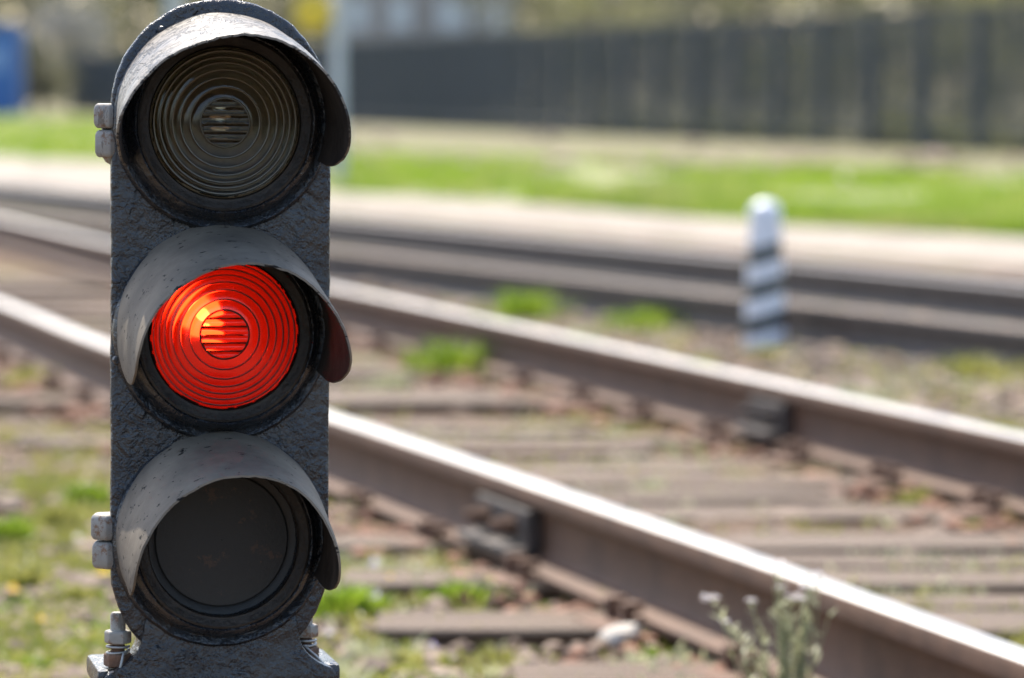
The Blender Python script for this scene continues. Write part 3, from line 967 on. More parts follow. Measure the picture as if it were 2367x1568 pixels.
def scatter(n, xr, yr, seed, dens=None):
    r = np.random.default_rng(seed); out = []
    while len(out) < n:
        py = r.uniform(*yr)
        px = r.uniform(*xr)
        p = at(px, py)
        if dens is None or r.uniform() < dens(p, px, py): out.append((p.x, p.y))
    return out
def near_rail(x, y, half=0.05):
    for c3 in (ca, cb, cc):
        rx = rail_x(c3, y)
        if rx is not None and abs(rx - x) < half: return True
    return False
def ballast_d(p, px, py):
    if near_rail(p.x, p.y, 0.06): return 0
    cl = noise.noise(Vector((p.x * 2.2, p.y * 1.6, 4.2)))
    xa, xb = rail_x(ca, p.y), rail_x(cb, p.y)
    base = 0.55 + 0.7 * cl
    if xa and xb and xa + 0.12 < p.x < xb - 0.12: base = 0.22 + 0.35 * cl     # between the rails mostly dirt and timber
    return max(0, base)
rr = np.random.default_rng(5)
pts = scatter(3300, (-600, 2700), (640, 1700), 21, ballast_d)
sz = rr.uniform(0.008, 0.03, len(pts)) * (1 + (rr.uniform(size=len(pts)) > 0.93) * 0.7)
tag(stones_mesh("ballast_stones", [(x, y, s * 0.25) for (x, y), s in zip(pts, sz)], sz, STONE, 3),
    "loose brown and buff ballast stones strewn along the tracks", "ballast", kind='stuff')
pts = scatter(3000, (-300, 2700), (830, 1720), 22, lambda p, px, py: 0 if near_rail(p.x, p.y, 0.07) else 0.6)
sz = rr.uniform(0.003, 0.009, len(pts))
tag(stones_mesh("fine_gravel", [(x, y, s * 0.3) for (x, y), s in zip(pts, sz)], sz, STONE, 4),
    "fine brown grit and gravel between the ballast stones", "gravel", kind='stuff')
pts = scatter(1500, (640, 2700), (640, 1010), 24, lambda p, px, py: 0 if near_rail(p.x, p.y, 0.08) else (0.5 + noise.noise(Vector((p.x * 1.5, p.y, 9))) if (rail_x(cb, p.y) or 9) < p.x else 0))
sz = rr.uniform(0.010, 0.042, len(pts))
tag(stones_mesh("verge_stones", [(x, y, s * 0.25) for (x, y), s in zip(pts, sz)], sz, STONE, 6),
    "mixed brown and buff stones between second and third rail", "ballast", kind='stuff')
# rubble along the foot of the far bank
pts = [tuple(at(rr.uniform(700, 2500), rr.uniform(372, 400) if i % 3 else rr.uniform(300, 345)))[:2] for i in range(90)]
sz = rr.uniform(0.06, 0.20, len(pts))
tag(stones_mesh("bank_rubble", [(x, y, s * 0.2) for (x, y), s in zip(pts, sz)], sz, STONE, 7),
    "grey-brown rubble strewn on the dry strip below the fence", "rubble", kind='stuff')
pts = scatter(750, (-350, 330), (1340, 1690), 29, lambda p, px, py: 0.6 + noise.noise(Vector((p.x * 4, p.y * 3, 12))))
sz = rr.uniform(0.007, 0.024, len(pts))
tag(stones_mesh("corner_gravel", [(x, y, s * 0.35) for (x, y), s in zip(pts, sz)], sz, STONE, 10),
    "coarse pale gravel among the weeds left of the signal's foot", "gravel", kind='stuff')
# stones heaped against the foot of the rails
pts = []
for c3 in (ca, cb):
    for i in range(560):
        Y = rr.uniform(5.2, 15) if c3 is ca else rr.uniform(7, 18)
        x = rail_x(c3, Y)
        if x is None: continue
        side = -1 if rr.uniform() < 0.75 else 1
        pts.append((x + side * (0.085 + abs(rr.normal(0, 0.11))), Y))
sz = rr.uniform(0.010, 0.036, len(pts))
tag(stones_mesh("rail_foot_stones", [(x, y, s * 0.5) for (x, y), s in zip(pts, sz)], sz, STONE_RUST, 8),
    "brown stones heaped along the foot of the near rails", "ballast", kind='stuff')

def big_stone(px, py, w, mat, label, seed, flat=0.5, z=0.0):
    p = at(px, py, z); s = w / (FPX / p.y) / 2
    r = np.random.default_rng(seed)
    V, F = ICO2
    v = V.copy()
    for i in range(len(v)):
        q = Vector(v[i]) * 1.3 + Vector((seed * 3.7, 0, 0))
        v[i] *= 1 + 0.38 * noise.noise(q) + 0.15 * noise.noise(q * 2.7)
    v *= np.array([1.0, 0.8, flat]) * s
    mb = MB(); mb.add(v.tolist(), F.tolist())
    o = mb.build("stone", mat)
    o.location = (p.x, p.y, z + s * flat * 0.45)
    o.rotation_euler = (0.15 * (seed % 3 - 1), 0.25 * (seed % 2), seed)
    return tag(o, label, "stone")
big_stone(1432, 1470, 100, STONE_WHITE, "flat white stone lying near the end of a sleeper", 3, 0.36, 0.030)
big_stone(1258, 1205, 70, STONE_RED, "orange-red stone wedged against the joint of the near rail", 5, 0.7)
big_stone(1175, 1250, 90, STONE_RED, "orange-red brick lump below the joint of the near rail", 8, 0.55)
big_stone(1560, 1450, 80, STONE, "dark brown stone right of the flat white stone", 6, 0.6)
big_stone(1780, 990, 70, STONE, "brown stone at the foot of the second rail below its joint", 9, 0.7)
big_stone(1000, 1540, 80, STONE, "buff stone at the bottom edge between signal and sleeper end", 12, 0.5)

# ---------------------------------------------------------------- weeds
def leaf_blades(mb, base, n, h, spread, width, r, droop=0.4, leafy=False):
    for _ in range(n):
        a = r.uniform(0, 2 * PI); d = abs(r.normal(0, 0.5)) * spread
        b = Vector((base[0] + math.cos(a) * d, base[1] + math.sin(a) * d, base[2]))
        hh = h * r.uniform(0.45, 1.0) * (1 - 0.3 * min(1, d / (spread + 1e-6)))
        lean = Vector((math.cos(a), math.sin(a), 0)) * r.uniform(0.1, 0.8) * hh + Vector((r.normal(0, .15), r.normal(0, .15), 0)) * hh
        q = r.uniform(0, PI); sd = Vector((math.cos(q), math.sin(q), 0)) * width * r.uniform(0.6, 1.3)
        p0, p1, p2 = b, b + lean * 0.35 + Vector((0, 0, hh * 0.62)), b + lean + Vector((0, 0, hh * (1 - droop * r.uniform(0, 0.6))))
        ww = (0.5, 1.0) if leafy else (1.0, 0.7)
        mb.add([p0 - sd * ww[0] * 0.5, p0 + sd * ww[0] * 0.5, p1 + sd * ww[1] * 0.5, p1 - sd * ww[1] * 0.5, p2], [(0, 1, 2, 3), (3, 2, 4)])

def weed(px, py, wpx, hpx, mat, label, n=110, seed=0, leafy=True):
    n = int(n * 1.7)
    p = at(px, py); sc = FPX / p.y
    r = np.random.default_rng(seed + 100)
    mb = MB()
    leaf_blades(mb, (0, 0, -0.004), n, hpx / sc, wpx / sc / 2, 0.011 if leafy else 0.005, r, leafy=leafy)
    o = mb.build("weed_clump", mat)
    o.location = (p.x, p.y, 0)
    return tag(o, label, "weed", "weed clumps growing between the tracks")
weed(1050, 872, 250, 125, WEED, "bright green weed clump between the near rails, right of the red lamp", 170, 1)
weed(1215, 738, 190, 95, WEED, "bright green weed clump just beyond the second rail, left of the striped post", 150, 2)
weed(1500, 756, 260, 65, WEED, "low wide light green weed patch between the tracks, close left of the striped post", 150, 3)
weed(1470, 1428, 150, 100, WEED, "bright green weed tuft just above the flat white stone", 90, 4)
weed(1390, 1428, 120, 40, WEED_DULL, "low olive weed patch left of the tuft above the flat white stone", 70, 14)
weed(1075, 1395, 160, 85, WEED, "green weed tuft near the sleeper end, halfway between signal and white stone", 90, 5)
weed(1085, 1432, 110, 50, WEED_DULL, "small olive weed tuft directly in front of the green tuft near the sleeper end", 70, 6)
weed(800, 1430, 170, 110, WEED, "vivid yellow-green weed clump right beside the bottom lamp of the signal", 150, 7)
weed(845, 1205, 110, 75, WEED_GREY, "grey-green weed tuft at the foot of the near rail beside the signal", 80, 8)
weed(1505, 1150, 90, 60, WEED_GREY, "pale weed sprig between the near rails, above the middle of the near rail", 50, 9)
weed(2112, 1180, 90, 75, WEED_DULL, "olive weed sprig on the dark sleeper edge between the rails at right", 60, 10)
weed(2255, 1235, 60, 50, WEED_DULL, "small olive sprig right of the sprig on the dark sleeper edge", 40, 11)
weed(2345, 1210, 90, 80, WEED_GREY, "grey-green weed at the right edge, under the second rail", 60, 12)
weed(1692, 1545, 50, 70, WEED, "tiny vivid green broad-leaved plant left of the tall flowering weed", 26, 13)
weed(1510, 1535, 50, 60, WEED, "small green sprig in front of the nearest dark sleeper edge", 30, 15)
weed(1258, 1425, 50, 45, WEED, "tiny green sprig between the two middle weed tufts", 24, 16)
weed(1330, 850, 120, 30, WEED_DULL, "low olive weed patch along the camera side of the second rail", 60, 17)
weed(2240, 875, 300, 75, WEED_DULL, "olive weed patch right of the striped post, beyond the second rail", 120, 18)
weed(75, 900, 130, 75, WEED_DULL, "olive weed clump on the far side of the near rail at left edge", 100, 19)
weed(235, 915, 90, 70, WEED, "green weed clump close to the signal's left edge, beside the middle lamp", 90, 20)
weed(20, 1255, 120, 90, WEED, "green weed clump at the left edge, level with the lower hinge", 110, 21)
weed(120, 1220, 150, 80, WEED_DULL, "olive weed clump left of the lower hinge", 110, 22)
weed(200, 1165, 120, 70, WEED, "light green weed clump above the lower hinge", 100, 23)
weed(60, 1360, 130, 80, WEED_DULL, "olive weed clump at bottom left, above the gravel", 100, 24)
weed(180, 1400, 120, 70, WEED_DULL, "olive weed clump left of the left clamp bolt", 100, 25)
weed(60, 1560, 140, 60, WEED, "green moss-like weed in the bottom left corner", 110, 26)
weed(200, 1545, 110, 50, WEED_DULL, "olive moss-like weed beside the left clamp bolt", 80, 27)
weed(960, 1290, 90, 45, WEED_DULL, "low olive weed among the brown stones right of the signal", 50, 28)
weed(1140, 1275, 45, 45, WEED, "tiny yellow-green sprig under the rail joint", 26, 29)

weed(1768, 826, 150, 40, WEED_DULL, "low olive weeds round the foot of the striped post", 90, 41)
weed(1980, 930, 220, 50, WEED_GREY, "dry grey-green weed patch beyond the second rail, below right of the striped post", 110, 42)
weed(2300, 1010, 180, 60, WEED_DULL, "olive weed patch against the far side of the second rail at the right edge", 110, 43)
weed(1330, 790, 160, 45, WEED_GREY, "pale grey-green weed patch beyond the second rail, between the two bright clumps", 90, 44)
weed(1620, 850, 140, 40, WEED_DULL, "olive weed patch close beyond the second rail, left of the striped post's foot", 80, 45)
weed(900, 905, 140, 60, WEED_GREY, "pale weed patch on the sleepers just right of the signal's middle lamp", 90, 46)
weed(930, 1190, 90, 55, WEED_DULL, "olive weed right of the grey-green tuft at the near rail's foot", 50, 47)
weed(1700, 1000, 100, 45, WEED_GREY, "pale weed sprig at the camera side of the second rail, left of its joint", 50, 48)
# low creeping ground cover: too many leaves to count
def cover(name, n, xr, yr, mat, seed, thr, h, label, dens2=None):
    r = np.random.default_rng(seed); mb = MB()
    def d(p, px, py):
        if near_rail(p.x, p.y, 0.05): return 0
        q = noise.noise(Vector((p.x * 1.7, p.y * 1.1, seed))) + 0.5 * noise.noise(Vector((p.x * 5, p.y * 4, seed + 3)))
        q = 1.0 if q > thr else 0.04
        if dens2: q *= dens2(p, px, py)
        return q
    for x, y in scatter(n, xr, yr, seed, d):
        leaf_blades(mb, (x, y, -0.002), 3, h * r.uniform(0.5, 1.3), 0.02, 0.009, r, leafy=True)
    return tag(mb.build(name, mat), label, "ground cover", kind='stuff')
cover("creeping_weeds", 7000, (-500, 290), (990, 1640), WEED_DULL, 31, -0.1, 0.04, "olive creeping weeds covering the ground left of the signal")
cover("green_weed_cover", 2000, (-200, 1000), (1010, 1640), WEED, 32, 0.15, 0.03, "small green weeds scattered round the foot of the signal")
cover("sparse_weeds", 4200, (740, 2560), (690, 1640), WEED_DULL, 33, 0.12, 0.045, "sparse olive weeds between the sleepers and stones")
cover("dry_weeds", 2600, (740, 2600), (690, 1640), WEED_GREY, 35, 0.18, 0.05, "sparse dry grey-green weeds among the stones")

# small flowers
def flower(px, py, d_px, mat, label, name="flower", nb=9, seed=0):
    p = at(px, py + 22); sc = FPX / p.y; h = 26 / sc; rad = d_px / sc / 2
    root = thing(name, (p.x, p.y, 0), label, "flower", "small flowers round the signal")
    st = MB(); st.tube([(0, 0, -0.005), (0.003, 0, h * 0.6), (0, 0, h)], 0.0014, 6); st.build("stem", WEED, root)
    pe = MB()
    for i in range(nb):
        a = 2 * PI * i / nb
        u = Vector((math.cos(a), math.sin(a), 0.25)).normalized() * rad; v = Vector((-math.sin(a), math.cos(a), 0)) * rad * 0.42
        c = Vector((0, 0, h))
        pe.add([c, c + u * 0.55 + v, c + u, c + u * 0.55 - v], [(0, 1, 2, 3)])
        if i % 2:
            c2 = c + Vector((0, 0, rad * 0.3)); u2 = Vector((u.x * 0.5, u.y * 0.5, rad * 0.6))
            pe.add([c2, c2 + u2 * 0.6 + v * 0.7, c2 + u2, c2 + u2 * 0.6 - v * 0.7], [(0, 1, 2, 3)])
    pe.build("petals", mat, root)
flower(240, 1330, 40, PETAL_YELLOW, "yellow flower just under the lower hinge of the signal", "yellow_flower", 14)
flower(30, 1372, 40, PETAL_YELLOW, "pale yellow flower at the left edge, bottom left of the frame", "yellow_flower", 14)
flower(902, 1345, 30, PETAL_YELLOW, "small yellow flower right of the bottom lamp, beside violet flowers", "yellow_flower", 12)
flower(865, 1310, 34, PETAL_VIOLET, "violet flower right of the bottom lamp, the upper of two", "violet_flower")
flower(870, 1386, 36, PETAL_VIOLET, "violet flower right of the bottom lamp, the lower of two", "violet_flower")
flower(1158, 1282, 32, PETAL_VIOLET, "violet flower below the rail joint, beside a yellow-green sprig", "violet_flower")
flower(1000, 1500, 28, PETAL_VIOLET, "violet flower near the bottom edge, right of the signal's base", "violet_flower")
flower(130, 875, 30, PETAL_WHITE, "white flower left of the middle lamp, among olive weeds", "white_flower_and_glint")
flower(180, 1250, 28, PETAL_WHITE, "white flower left of the lower hinge", "white_flower_and_glint")

flower(1950, 425, 44, PETAL_WHITE, "blurred bright glint built as a white flower head in the bright grass, upper right of the striped post", "white_flower_and_glint", 14)  # petals added to give a blurred bright glint in the grass
flower(95, 1440, 30, PETAL_YELLOW, "small yellow flower at bottom left among olive weeds, left of the clamp bolt", "yellow_flower", 12)
flower(760, 1470, 28, PETAL_WHITE, "small white flower just right of the signal's right clamp bolt", "white_flower_and_glint")
# the tall flowering weed by the near rail
pt = at(1815, 1690); sc = FPX / pt.y
tall = thing("flowering_weed", (pt.x, pt.y, 0), "tall grey-green weed with white flower heads in front of the near rail at bottom right", "weed")
r = np.random.default_rng(77)
st = MB(); lv = MB()
heads = [(1640, 1385, 42), (1672, 1425, 26), (1735, 1385, 26), (1790, 1290, 34), (1800, 1345, 26), (1835, 1368, 46), (1865, 1345, 40), (1892, 1325, 30)]
hp_ = []
for hx, hy, hs in heads:
    top = Vector(((hx - 1815) / sc, r.uniform(-0.04, 0.05), (1690 - hy) / sc))
    b = Vector((r.normal(0, 0.018) + top.x * 0.25, r.normal(0, 0.015), -0.005))
    md = b.lerp(top, 0.55) + Vector((-top.x * 0.12, 0, 0.015))
    st.tube([b, b.lerp(md, 0.5), md, md.lerp(top, 0.6), top], [0.0022, 0.002, 0.0018, 0.0014, 0.001], 6)
    hp_.append((top, hs))
    for q in range(30):
        s = r.uniform(0.05, 0.95); c = b.lerp(md, s * 2) if s < 0.5 else md.lerp(top, s * 2 - 1)
        a = r.uniform(0, 2 * PI); L = r.uniform(0.015, 0.034) * (1.2 - s * 0.6)
        u = Vector((math.cos(a), math.sin(a), r.uniform(0.4, 1.3))).normalized() * L; v = Vector((-math.sin(a), math.cos(a), 0)) * L * 0.15
        lv.add([c - v * 0.5, c + v * 0.5, c + u * 0.6 + v, c + u, c + u * 0.6 - v], [(0, 1, 2, 3, 4)])
for q in range(30):
    top = Vector((r.normal(0.02, 0.045), r.normal(0, 0.04), r.uniform(0.08, 0.26)))
    b = Vector((top.x * 0.4 + r.normal(0, 0.01), top.y * 0.4, -0.005))
    st.tube([b, b.lerp(top, 0.5) + Vector((0, 0, 0.008)), top], [0.0018, 0.0015, 0.0008], 5)
    for _ in range(9):
        s = r.uniform(0.1, 1); c = b.lerp(top, s); a = r.uniform(0, 2 * PI); L = r.uniform(0.012, 0.03)
        u = Vector((math.cos(a), math.sin(a), r.uniform(0.4, 1.4))).normalized() * L; v = Vector((-math.sin(a), math.cos(a), 0)) * L * 0.15
        lv.add([c - v * 0.5, c + v * 0.5, c + u * 0.6 + v, c + u, c + u * 0.6 - v], [(0, 1, 2, 3, 4)])
st.build("stems", WEED_GREY, tall, smooth=60); lv.build("leaves", WEED_GREY, tall)
for top, hs in hp_:
    fh = MB(); rad = hs / sc / 2
    for q in range(16):
        a = r.uniform(0, 2 * PI); d = math.sqrt(r.uniform()) * rad
        c = top + Vector((math.cos(a) * d, math.sin(a) * d, r.uniform(-0.2, 0.35) * rad))
        s_ = rad * 0.36
        for b_ in range(5):
            an = 2 * PI * b_ / 5 + a
            u = Vector((math.cos(an), math.sin(an), 0.35)) * s_; v = Vector((-math.sin(an), math.cos(an), 0)) * s_ * 0.45
            fh.add([c, c + u * 0.6 + v, c + u, c + u * 0.6 - v], [(0, 1, 2, 3)])
    fh.build("flower_head", PETAL_WHITE, tall)

# ---------------------------------------------------------------- grass bank beyond the path
r = np.random.default_rng(41)
V, F = [], []
def in_band(px, py):
    near = np.interp(px, [-400, 0, 258, 762, 1183, 1900, 2367, 2900], [362, 366, 376, 446, 470, 528, 552, 575])
    far = np.interp(px, [-400, 0, 258, 762, 1183, 1900, 2367, 2900], [268, 272, 278, 352, 365, 398, 410, 425])
    return far < py < near
cnt = 0
while cnt < 30000:
    px, py = r.uniform(-350, 2800), r.uniform(262, 580)
    if not in_band(px, py): continue
    p = at(px, py)
    cl = noise.noise(Vector((p.x * 0.5, p.y * 0.22, 1))) + 0.5 * noise.noise(Vector((p.x * 1.6, p.y * 0.6, 5)))
    if r.uniform() > 0.45 + 1.2 * cl: continue
    h = r.uniform(0.05, 0.15) * (1 + 0.6 * cl); w = r.uniform(0.008, 0.02) * (p.y / 35)
    a = r.uniform(0, PI); sx, sy = math.cos(a) * w, math.sin(a) * w
    lx, ly = r.normal(0, 0.3) * h, r.normal(0, 0.3) * h
    n0 = len(V)
    V += [(p.x - sx, p.y - sy, -0.01), (p.x + sx, p.y + sy, -0.01), (p.x + lx * 0.5 + sx * 0.7, p.y + ly * 0.5 + sy * 0.7, h * 0.6), (p.x + lx * 0.5 - sx * 0.7, p.y + ly * 0.5 - sy * 0.7, h * 0.6), (p.x + lx, p.y + ly, h)]
    F += [(n0, n0 + 1, n0 + 2, n0 + 3), (n0 + 3, n0 + 2, n0 + 4)]
    cnt += 1
mb = MB(); mb.v, mb.f = V, F
tag(mb.build("grass_bank", GRASS), "bright green spring grass on the bank below the fence", "grass", kind='stuff')
# turf under the blades
px_l = [-400, 0, 258, 762, 1183, 1900, 2367, 2900]
nn_ = [362, 366, 376, 446, 470, 528, 552, 575]; ff_ = [268, 272, 278, 352, 365, 398, 410, 425]
mb = MB(); N = len(px_l)
mb.add([tuple(at(a, b)[:2]) + (0.004,) for a, b in zip(px_l, nn_)] + [tuple(at(a, b)[:2]) + (0.004,) for a, b in zip(px_l, ff_)], [(i, i + 1, i + N + 1, i + N) for i in range(N - 1)])
tag(mb.build("turf", plain("turf", (0.17, 0.175, 0.06), 0.95, 0, None, 0.4, 0.8)), kind='structure')

# ---------------------------------------------------------------- fence
fa, fb = at(2367, 358), at(780, 287)
fdir = (fb - fa).normalized(); fdir.z = 0
FH = 2.35
BAY = 2.35
k_ = (2262 - 1183.5) / FPX                      # a post stands on this line of sight
u_ = (k_ * fa.y - fa.x) / (fdir.x - k_ * fdir.y)
f_start = fa + fdir * (u_ - 6 * BAY)
FL = 112.0
fence = thing("bar_fence", (f_start.x, f_start.y, 0), "long dark slate-grey fence of upright metal bars beyond the grass", "fence", None, (0, 0, math.atan2(fdir.y, fdir.x)))
for i in range(int(FL / BAY)):
    x0 = i * BAY
    po = MB(); po.box((x0, 0, FH / 2 - 0.1), (0.20, 0.16, FH + 0.18)); po.box((x0, 0, FH), (0.23, 0.19, 0.04)); po.build("fence_post", FENCE, fence, bevel=0.006)
    pn = MB()
    nb = 19
    for j in range(1, nb):
        x = x0 + 0.10 + (BAY - 0.20) * j / nb
        pn.box((x, 0, FH / 2 - 0.035), (0.024, 0.024, FH + 0.05))
    for z in (0.28, FH - 0.03): pn.box((x0 + BAY / 2, 0.0345, z), (BAY - 0.202, 0.04, 0.07))
    pn.build("bar_panel", FENCE, fence)

r = np.random.default_rng(57); V, F = [], []
while len(V) < 5 * 4200:
    t_ = r.uniform(0, 92) ; off = 0.15 + abs(r.normal(0, 0.7))
    p = f_start + fdir * t_ + Vector((-fdir.y, fdir.x, 0)) * -off
    cl = noise.noise(Vector((t_ * 0.30, 3, 1))) + 0.5 * noise.noise(Vector((t_ * 1.1, 8, 1))) + (0.25 if t_ < 35 else -0.1)
    if cl < 0.22: continue
    h = r.uniform(0.15, 0.5) * (0.7 + cl); w = r.uniform(0.02, 0.04)
    a = r.uniform(0, PI); sx, sy = math.cos(a) * w, math.sin(a) * w; lx, ly = r.normal(0, 0.25) * h, r.normal(0, 0.25) * h
    n0 = len(V)
    V += [(p.x - sx, p.y - sy, -0.02), (p.x + sx, p.y + sy, -0.02), (p.x + lx * 0.5 + sx * 0.7, p.y + ly * 0.5 + sy * 0.7, h * 0.6), (p.x + lx * 0.5 - sx * 0.7, p.y + ly * 0.5 - sy * 0.7, h * 0.6), (p.x + lx, p.y + ly, h)]
    F += [(n0, n0 + 1, n0 + 2, n0 + 3), (n0 + 3, n0 + 2, n0 + 4)]
mb = MB(); mb.v, mb.f = V, F
tag(mb.build("fence_foot_grass", WEED_DULL), "rough tufts of grass growing along the foot of the fence", "grass", kind='stuff')

# ---------------------------------------------------------------- poles, sign, blue cabin
GREYPOLE = plain("pale_grey_pole", (0.42, 0.44, 0.46), 0.5, 0, None, 0.15, 3)
p = at(783, 412)
pole = thing("signpost", (p.x, p.y, 0), "pale grey pole with a yellow plate, right behind the top lamp", "signpost")
mb = MB(); mb.tube([(0, 0, -0.1), (0, 0, 3.4)], 0.075, 20); mb.build("pole", GREYPOLE, pole, smooth=40)
q = at_depth(722, 28, p.y - 0.1)
mb = MB(); mb.lathe_y([(0.0005, 0.012), (0.21, 0.012), (0.22, 0.006), (0.22, -0.006), (0.0005, -0.006)], 40, (q.x - p.x, -0.09, q.z))
mb.box((q.x / 2 - p.x / 2, -0.05, q.z), (abs(q.x - p.x), 0.03, 0.04))
mb.build("sign_plate", plain("yellow_sign_paint", (0.62, 0.44, 0.03), 0.5), pole, smooth=40)
p = at_depth(404, 200, 75)
mast = thing("lamp_mast", (p.x, p.y, 0), "pale slender mast standing behind the top of the signal", "mast")
mb = MB(); mb.tube([(0, 0, -0.1), (0, 0, 6.5)], [0.2, 0.14], 16); mb.build("pole", GREYPOLE, mast, smooth=40)
mb = MB(); mb.tube([(0, 0, 6.3), (0, -0.5, 6.7), (0, -1.2, 6.8)], [0.05, 0.05, 0.09], 10); mb.build("lamp_arm", GREYPOLE, mast, smooth=40)

BLUE = plain("cabin_blue_paint", (0.022, 0.11, 0.32), 0.45, 0, None, 0.15, 2)
BLUE_L = plain("pale_blue_panel", (0.22, 0.35, 0.55), 0.5)
p = at(-40, 267)
cab = thing("blue_cabin", (p.x, p.y, 0), "blue cabin standing at the far left edge of the grass", "cabin")
mb = MB(); mb.box((0, 1.0, 1.65), (2.6, 2.0, 3.3)); mb.build("cabin_wall", BLUE, cab, bevel=0.03)
mb = MB(); mb.box((0, 1.0, 3.36), (2.75, 2.2, 0.11)); mb.build("roof", BLUE, cab, bevel=0.02)
mb = MB(); mb.box((0.55, -0.02, 2.15), (0.5, 0.05, 0.9)); mb.build("window", BLUE_L, cab, bevel=0.01)
mb = MB(); mb.box((-0.5, -0.02, 1.05), (0.85, 0.05, 2.05)); mb.build("door", BLUE, cab, bevel=0.01)

# ---------------------------------------------------------------- building beyond the fence
p = at_depth(985, 202, 215)
WALLM = plain("greyish_render", (0.25, 0.225, 0.21), 0.9, 0, (2, 0.2, 0.05), 0.12, 0.3)
bld = thing("distant_house", (p.x, p.y, 0), "grey rendered house with pale window bays beyond the fence", "house")
mb = MB(); mb.box((0, 5, 4.2), (11.5, 10, 8.4)); mb.build("wall", WALLM, bld)
mb = MB(); mb.add([(-6.1, -0.5, 8.42), (6.1, -0.5, 8.42), (6.1, 10.5, 8.42), (-6.1, 10.5, 8.42), (-4, 5, 11), (4, 5, 11)], [(0, 1, 5, 4), (2, 3, 4, 5), (1, 2, 5), (3, 0, 4), (3, 2, 1, 0)])
mb.build("roof", plain("grey_roof", (0.12, 0.11, 0.11), 0.8), bld)
PANEM = plain("pale_window", (0.42, 0.44, 0.46), 0.2)
for x in (-4.2, -1.6, 1.4, 2.9, 4.4):
    for z in (2.3, 5.6):
        w = MB()
        w.box((x - 0.62, -0.03, z), (0.10, 0.1, 2.0)); w.box((x + 0.62, -0.03, z), (0.10, 0.1, 2.0))
        w.box((x, -0.03, z + 0.95), (1.14, 0.1, 0.10)); w.box((x, -0.03, z - 0.95), (1.14, 0.1, 0.10))
        fr = w.build("window", GREYPOLE, bld)
        w2 = MB(); w2.box((x, -0.012, z), (1.14, 0.03, 1.8)); w2.build("pane", PANEM, fr)

# ---------------------------------------------------------------- trees
def tree(X, Y, h, cr, mat, label, seed, nleaf=2400, z0=0.28, leaf=0.22, name="tree", trunk=0.14):
    r = np.random.default_rng(seed)
    root = thing(name, (X, Y, 0), label, "tree", "trees and bushes beyond the fence")
    tb = MB()
    tb.tube([(0, 0, -0.1), (0.05 * h * r.normal(), 0, h * 0.3), (0.05 * h * r.normal() * 0.5, 0.1, h * 0.6), (0, 0, h * 0.85)], [trunk, trunk * 0.75, trunk * 0.45, trunk * 0.12], 10)
    cl = []
    for i in range(16):
        a = r.uniform(0, 2 * PI); zz = r.uniform(z0, 0.95); rr_ = cr * (0.35 + 0.65 * math.sin(PI * min(1, (zz - z0) / (1 - z0) * 0.85 + 0.12))) * r.uniform(0.35, 0.95)
        c = Vector((math.cos(a) * rr_, math.sin(a) * rr_, zz * h)); cl.append((c, cr * r.uniform(0.28, 0.5)))
        s = Vector((0, 0, max(0.15, zz - 0.25) * h))
        tb.tube([s, s.lerp(c, 0.5) + Vector((0, 0, 0.05 * h)), c], [trunk * 0.35, trunk * 0.22, trunk * 0.06], 6)
    tb.build("trunk", BARK, root, smooth=60)
    lm = MB(); V, F = [], []
    per = nleaf // len(cl)
    for c, rad in cl:
        for _ in range(per):
            d = Vector(r.normal(0, 1, 3)); d = d.normalized() * rad * r.uniform(0.3, 1.0) ** 0.6; d.z *= 0.75
            q = c + d
            a = Vector(r.normal(0, 1, 3)).normalized() * leaf * r.uniform(0.6, 1.2); b = a.orthogonal().normalized() * leaf * 0.5
            n0 = len(V); V += [tuple(q - a * 0.5), tuple(q + b * 0.5), tuple(q + a * 0.5), tuple(q - b * 0.5)]; F.append((n0, n0 + 1, n0 + 2, n0 + 3))
    lm.v, lm.f = V, F
    lm.build("crown", mat, root)
    return root
def tx(px, Y): return (px - 1183.5) / FPX * Y
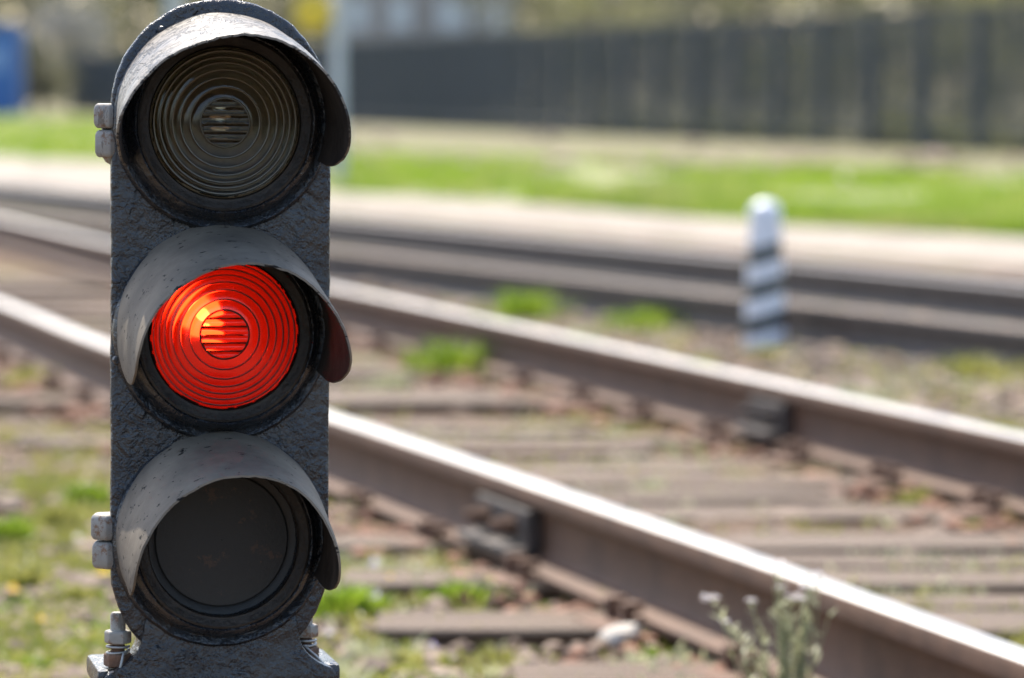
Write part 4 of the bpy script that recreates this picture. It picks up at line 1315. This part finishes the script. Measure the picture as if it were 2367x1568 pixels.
# beyond the fence (the fence recedes from Y 59 at right to Y 109 at x 780)
specs = [
    (1260, 150, 8.0, 3.2, LEAF_OLIVE, "olive-leaved tree beyond the fence, right of the grey house"),
    (1420, 135, 7.5, 3.0, LEAF_SPRING, "yellow-green tree beyond the fence, above the fence's left half"),
    (1600, 125, 7.5, 3.0, LEAF_OLIVE, "olive-leaved tree beyond the fence, above the middle of the fence"),
    (1760, 112, 7.0, 2.8, LEAF_OLIVE, "olive tree beyond the fence, straight above the striped post"),
    (1940, 105, 7.0, 2.7, LEAF_SPRING, "yellow-green tree beyond the fence, right of the one above the striped post"),
    (2120, 98, 7.0, 2.7, LEAF_SPRING, "light spring-green tree beyond the fence at upper right"),
    (2320, 92, 7.0, 2.7, LEAF_OLIVE, "olive tree beyond the fence at the right edge"),
    (2520, 88, 7.0, 2.7, LEAF_SPRING, "spring-green tree mostly outside the right edge"),
    (1100, 190, 9.0, 3.4, LEAF_OLIVE, "olive tree close beside the grey house"),
    (640, 190, 9.5, 4.0, LEAF_OLIVE, "olive tree hidden behind the signal's top, left of the yellow plate"),
    (330, 175, 9.0, 3.8, LEAF_OLIVE, "olive tree behind the pale mast, left of the signal's top"),
]
for i, (px, Y, h, cr, mt, lb) in enumerate(specs):
    tree(tx(px, Y), Y, h, cr, mt, lb, 200 + i, z0=0.10)
tree(tx(60, 160), 160, 8.5, 3.4, BLOSSOM, "pale blossoming tree behind the blue cabin", 230, z0=0.12, name="blossom_tree")
tree(tx(170, 150), 150, 4.6, 2.2, BLOSSOM, "smaller pale blossoming bush between blue cabin and signal", 231, z0=0.05, name="blossom_bush")
tree(tx(90, 143), 143, 3.0, 1.9, LEAF_OLIVE, "low olive bush right of the blue cabin", 232, z0=0.05, name="bush")
# shrubs right behind the bars at right
for i, (px, Y, h, lb) in enumerate([(1650, 98, 2.4, "low dark shrub behind the fence bars, left of the striped post's line"), (1830, 90, 2.6, "low dark shrub behind the fence bars, right above the striped post"),
                                    (2010, 84, 2.6, "low shrub behind the fence bars, second from the right edge"), (2200, 78, 2.5, "low shrub behind the fence bars, nearest the right edge"), (2390, 73, 2.5, "low shrub behind the fence bars, cut by the right edge")]):
    tree(tx(px, Y), Y, h, 1.5, LEAF_OLIVE if i % 2 == 0 else LEAF_SPRING, lb, 260 + i, 1500, z0=0.1, leaf=0.16, name="shrub", trunk=0.06)

# far-off wood closing the view
r = np.random.default_rng(91); V, F = [], []
for i in range(26000):
    X = r.uniform(-120, 75); Y = r.uniform(225, 300); z = abs(r.normal(0, 1)) * 3 + r.uniform(0, 11)
    z = min(z, 15 + 2 * noise.noise(Vector((X * 0.2, 0, 0))))
    a = Vector(r.normal(0, 1, 3)).normalized() * 0.55; b = a.orthogonal().normalized() * 0.4; q = Vector((X, Y, z))
    n0 = len(V); V += [tuple(q - a), tuple(q + b), tuple(q + a), tuple(q - b)]; F.append((n0, n0 + 1, n0 + 2, n0 + 3))
mb = MB(); mb.v, mb.f = V, F
tag(mb.build("far_wood", LEAF_OLIVE), "far-off olive wood closing the view behind house and trees", "wood", kind='stuff')
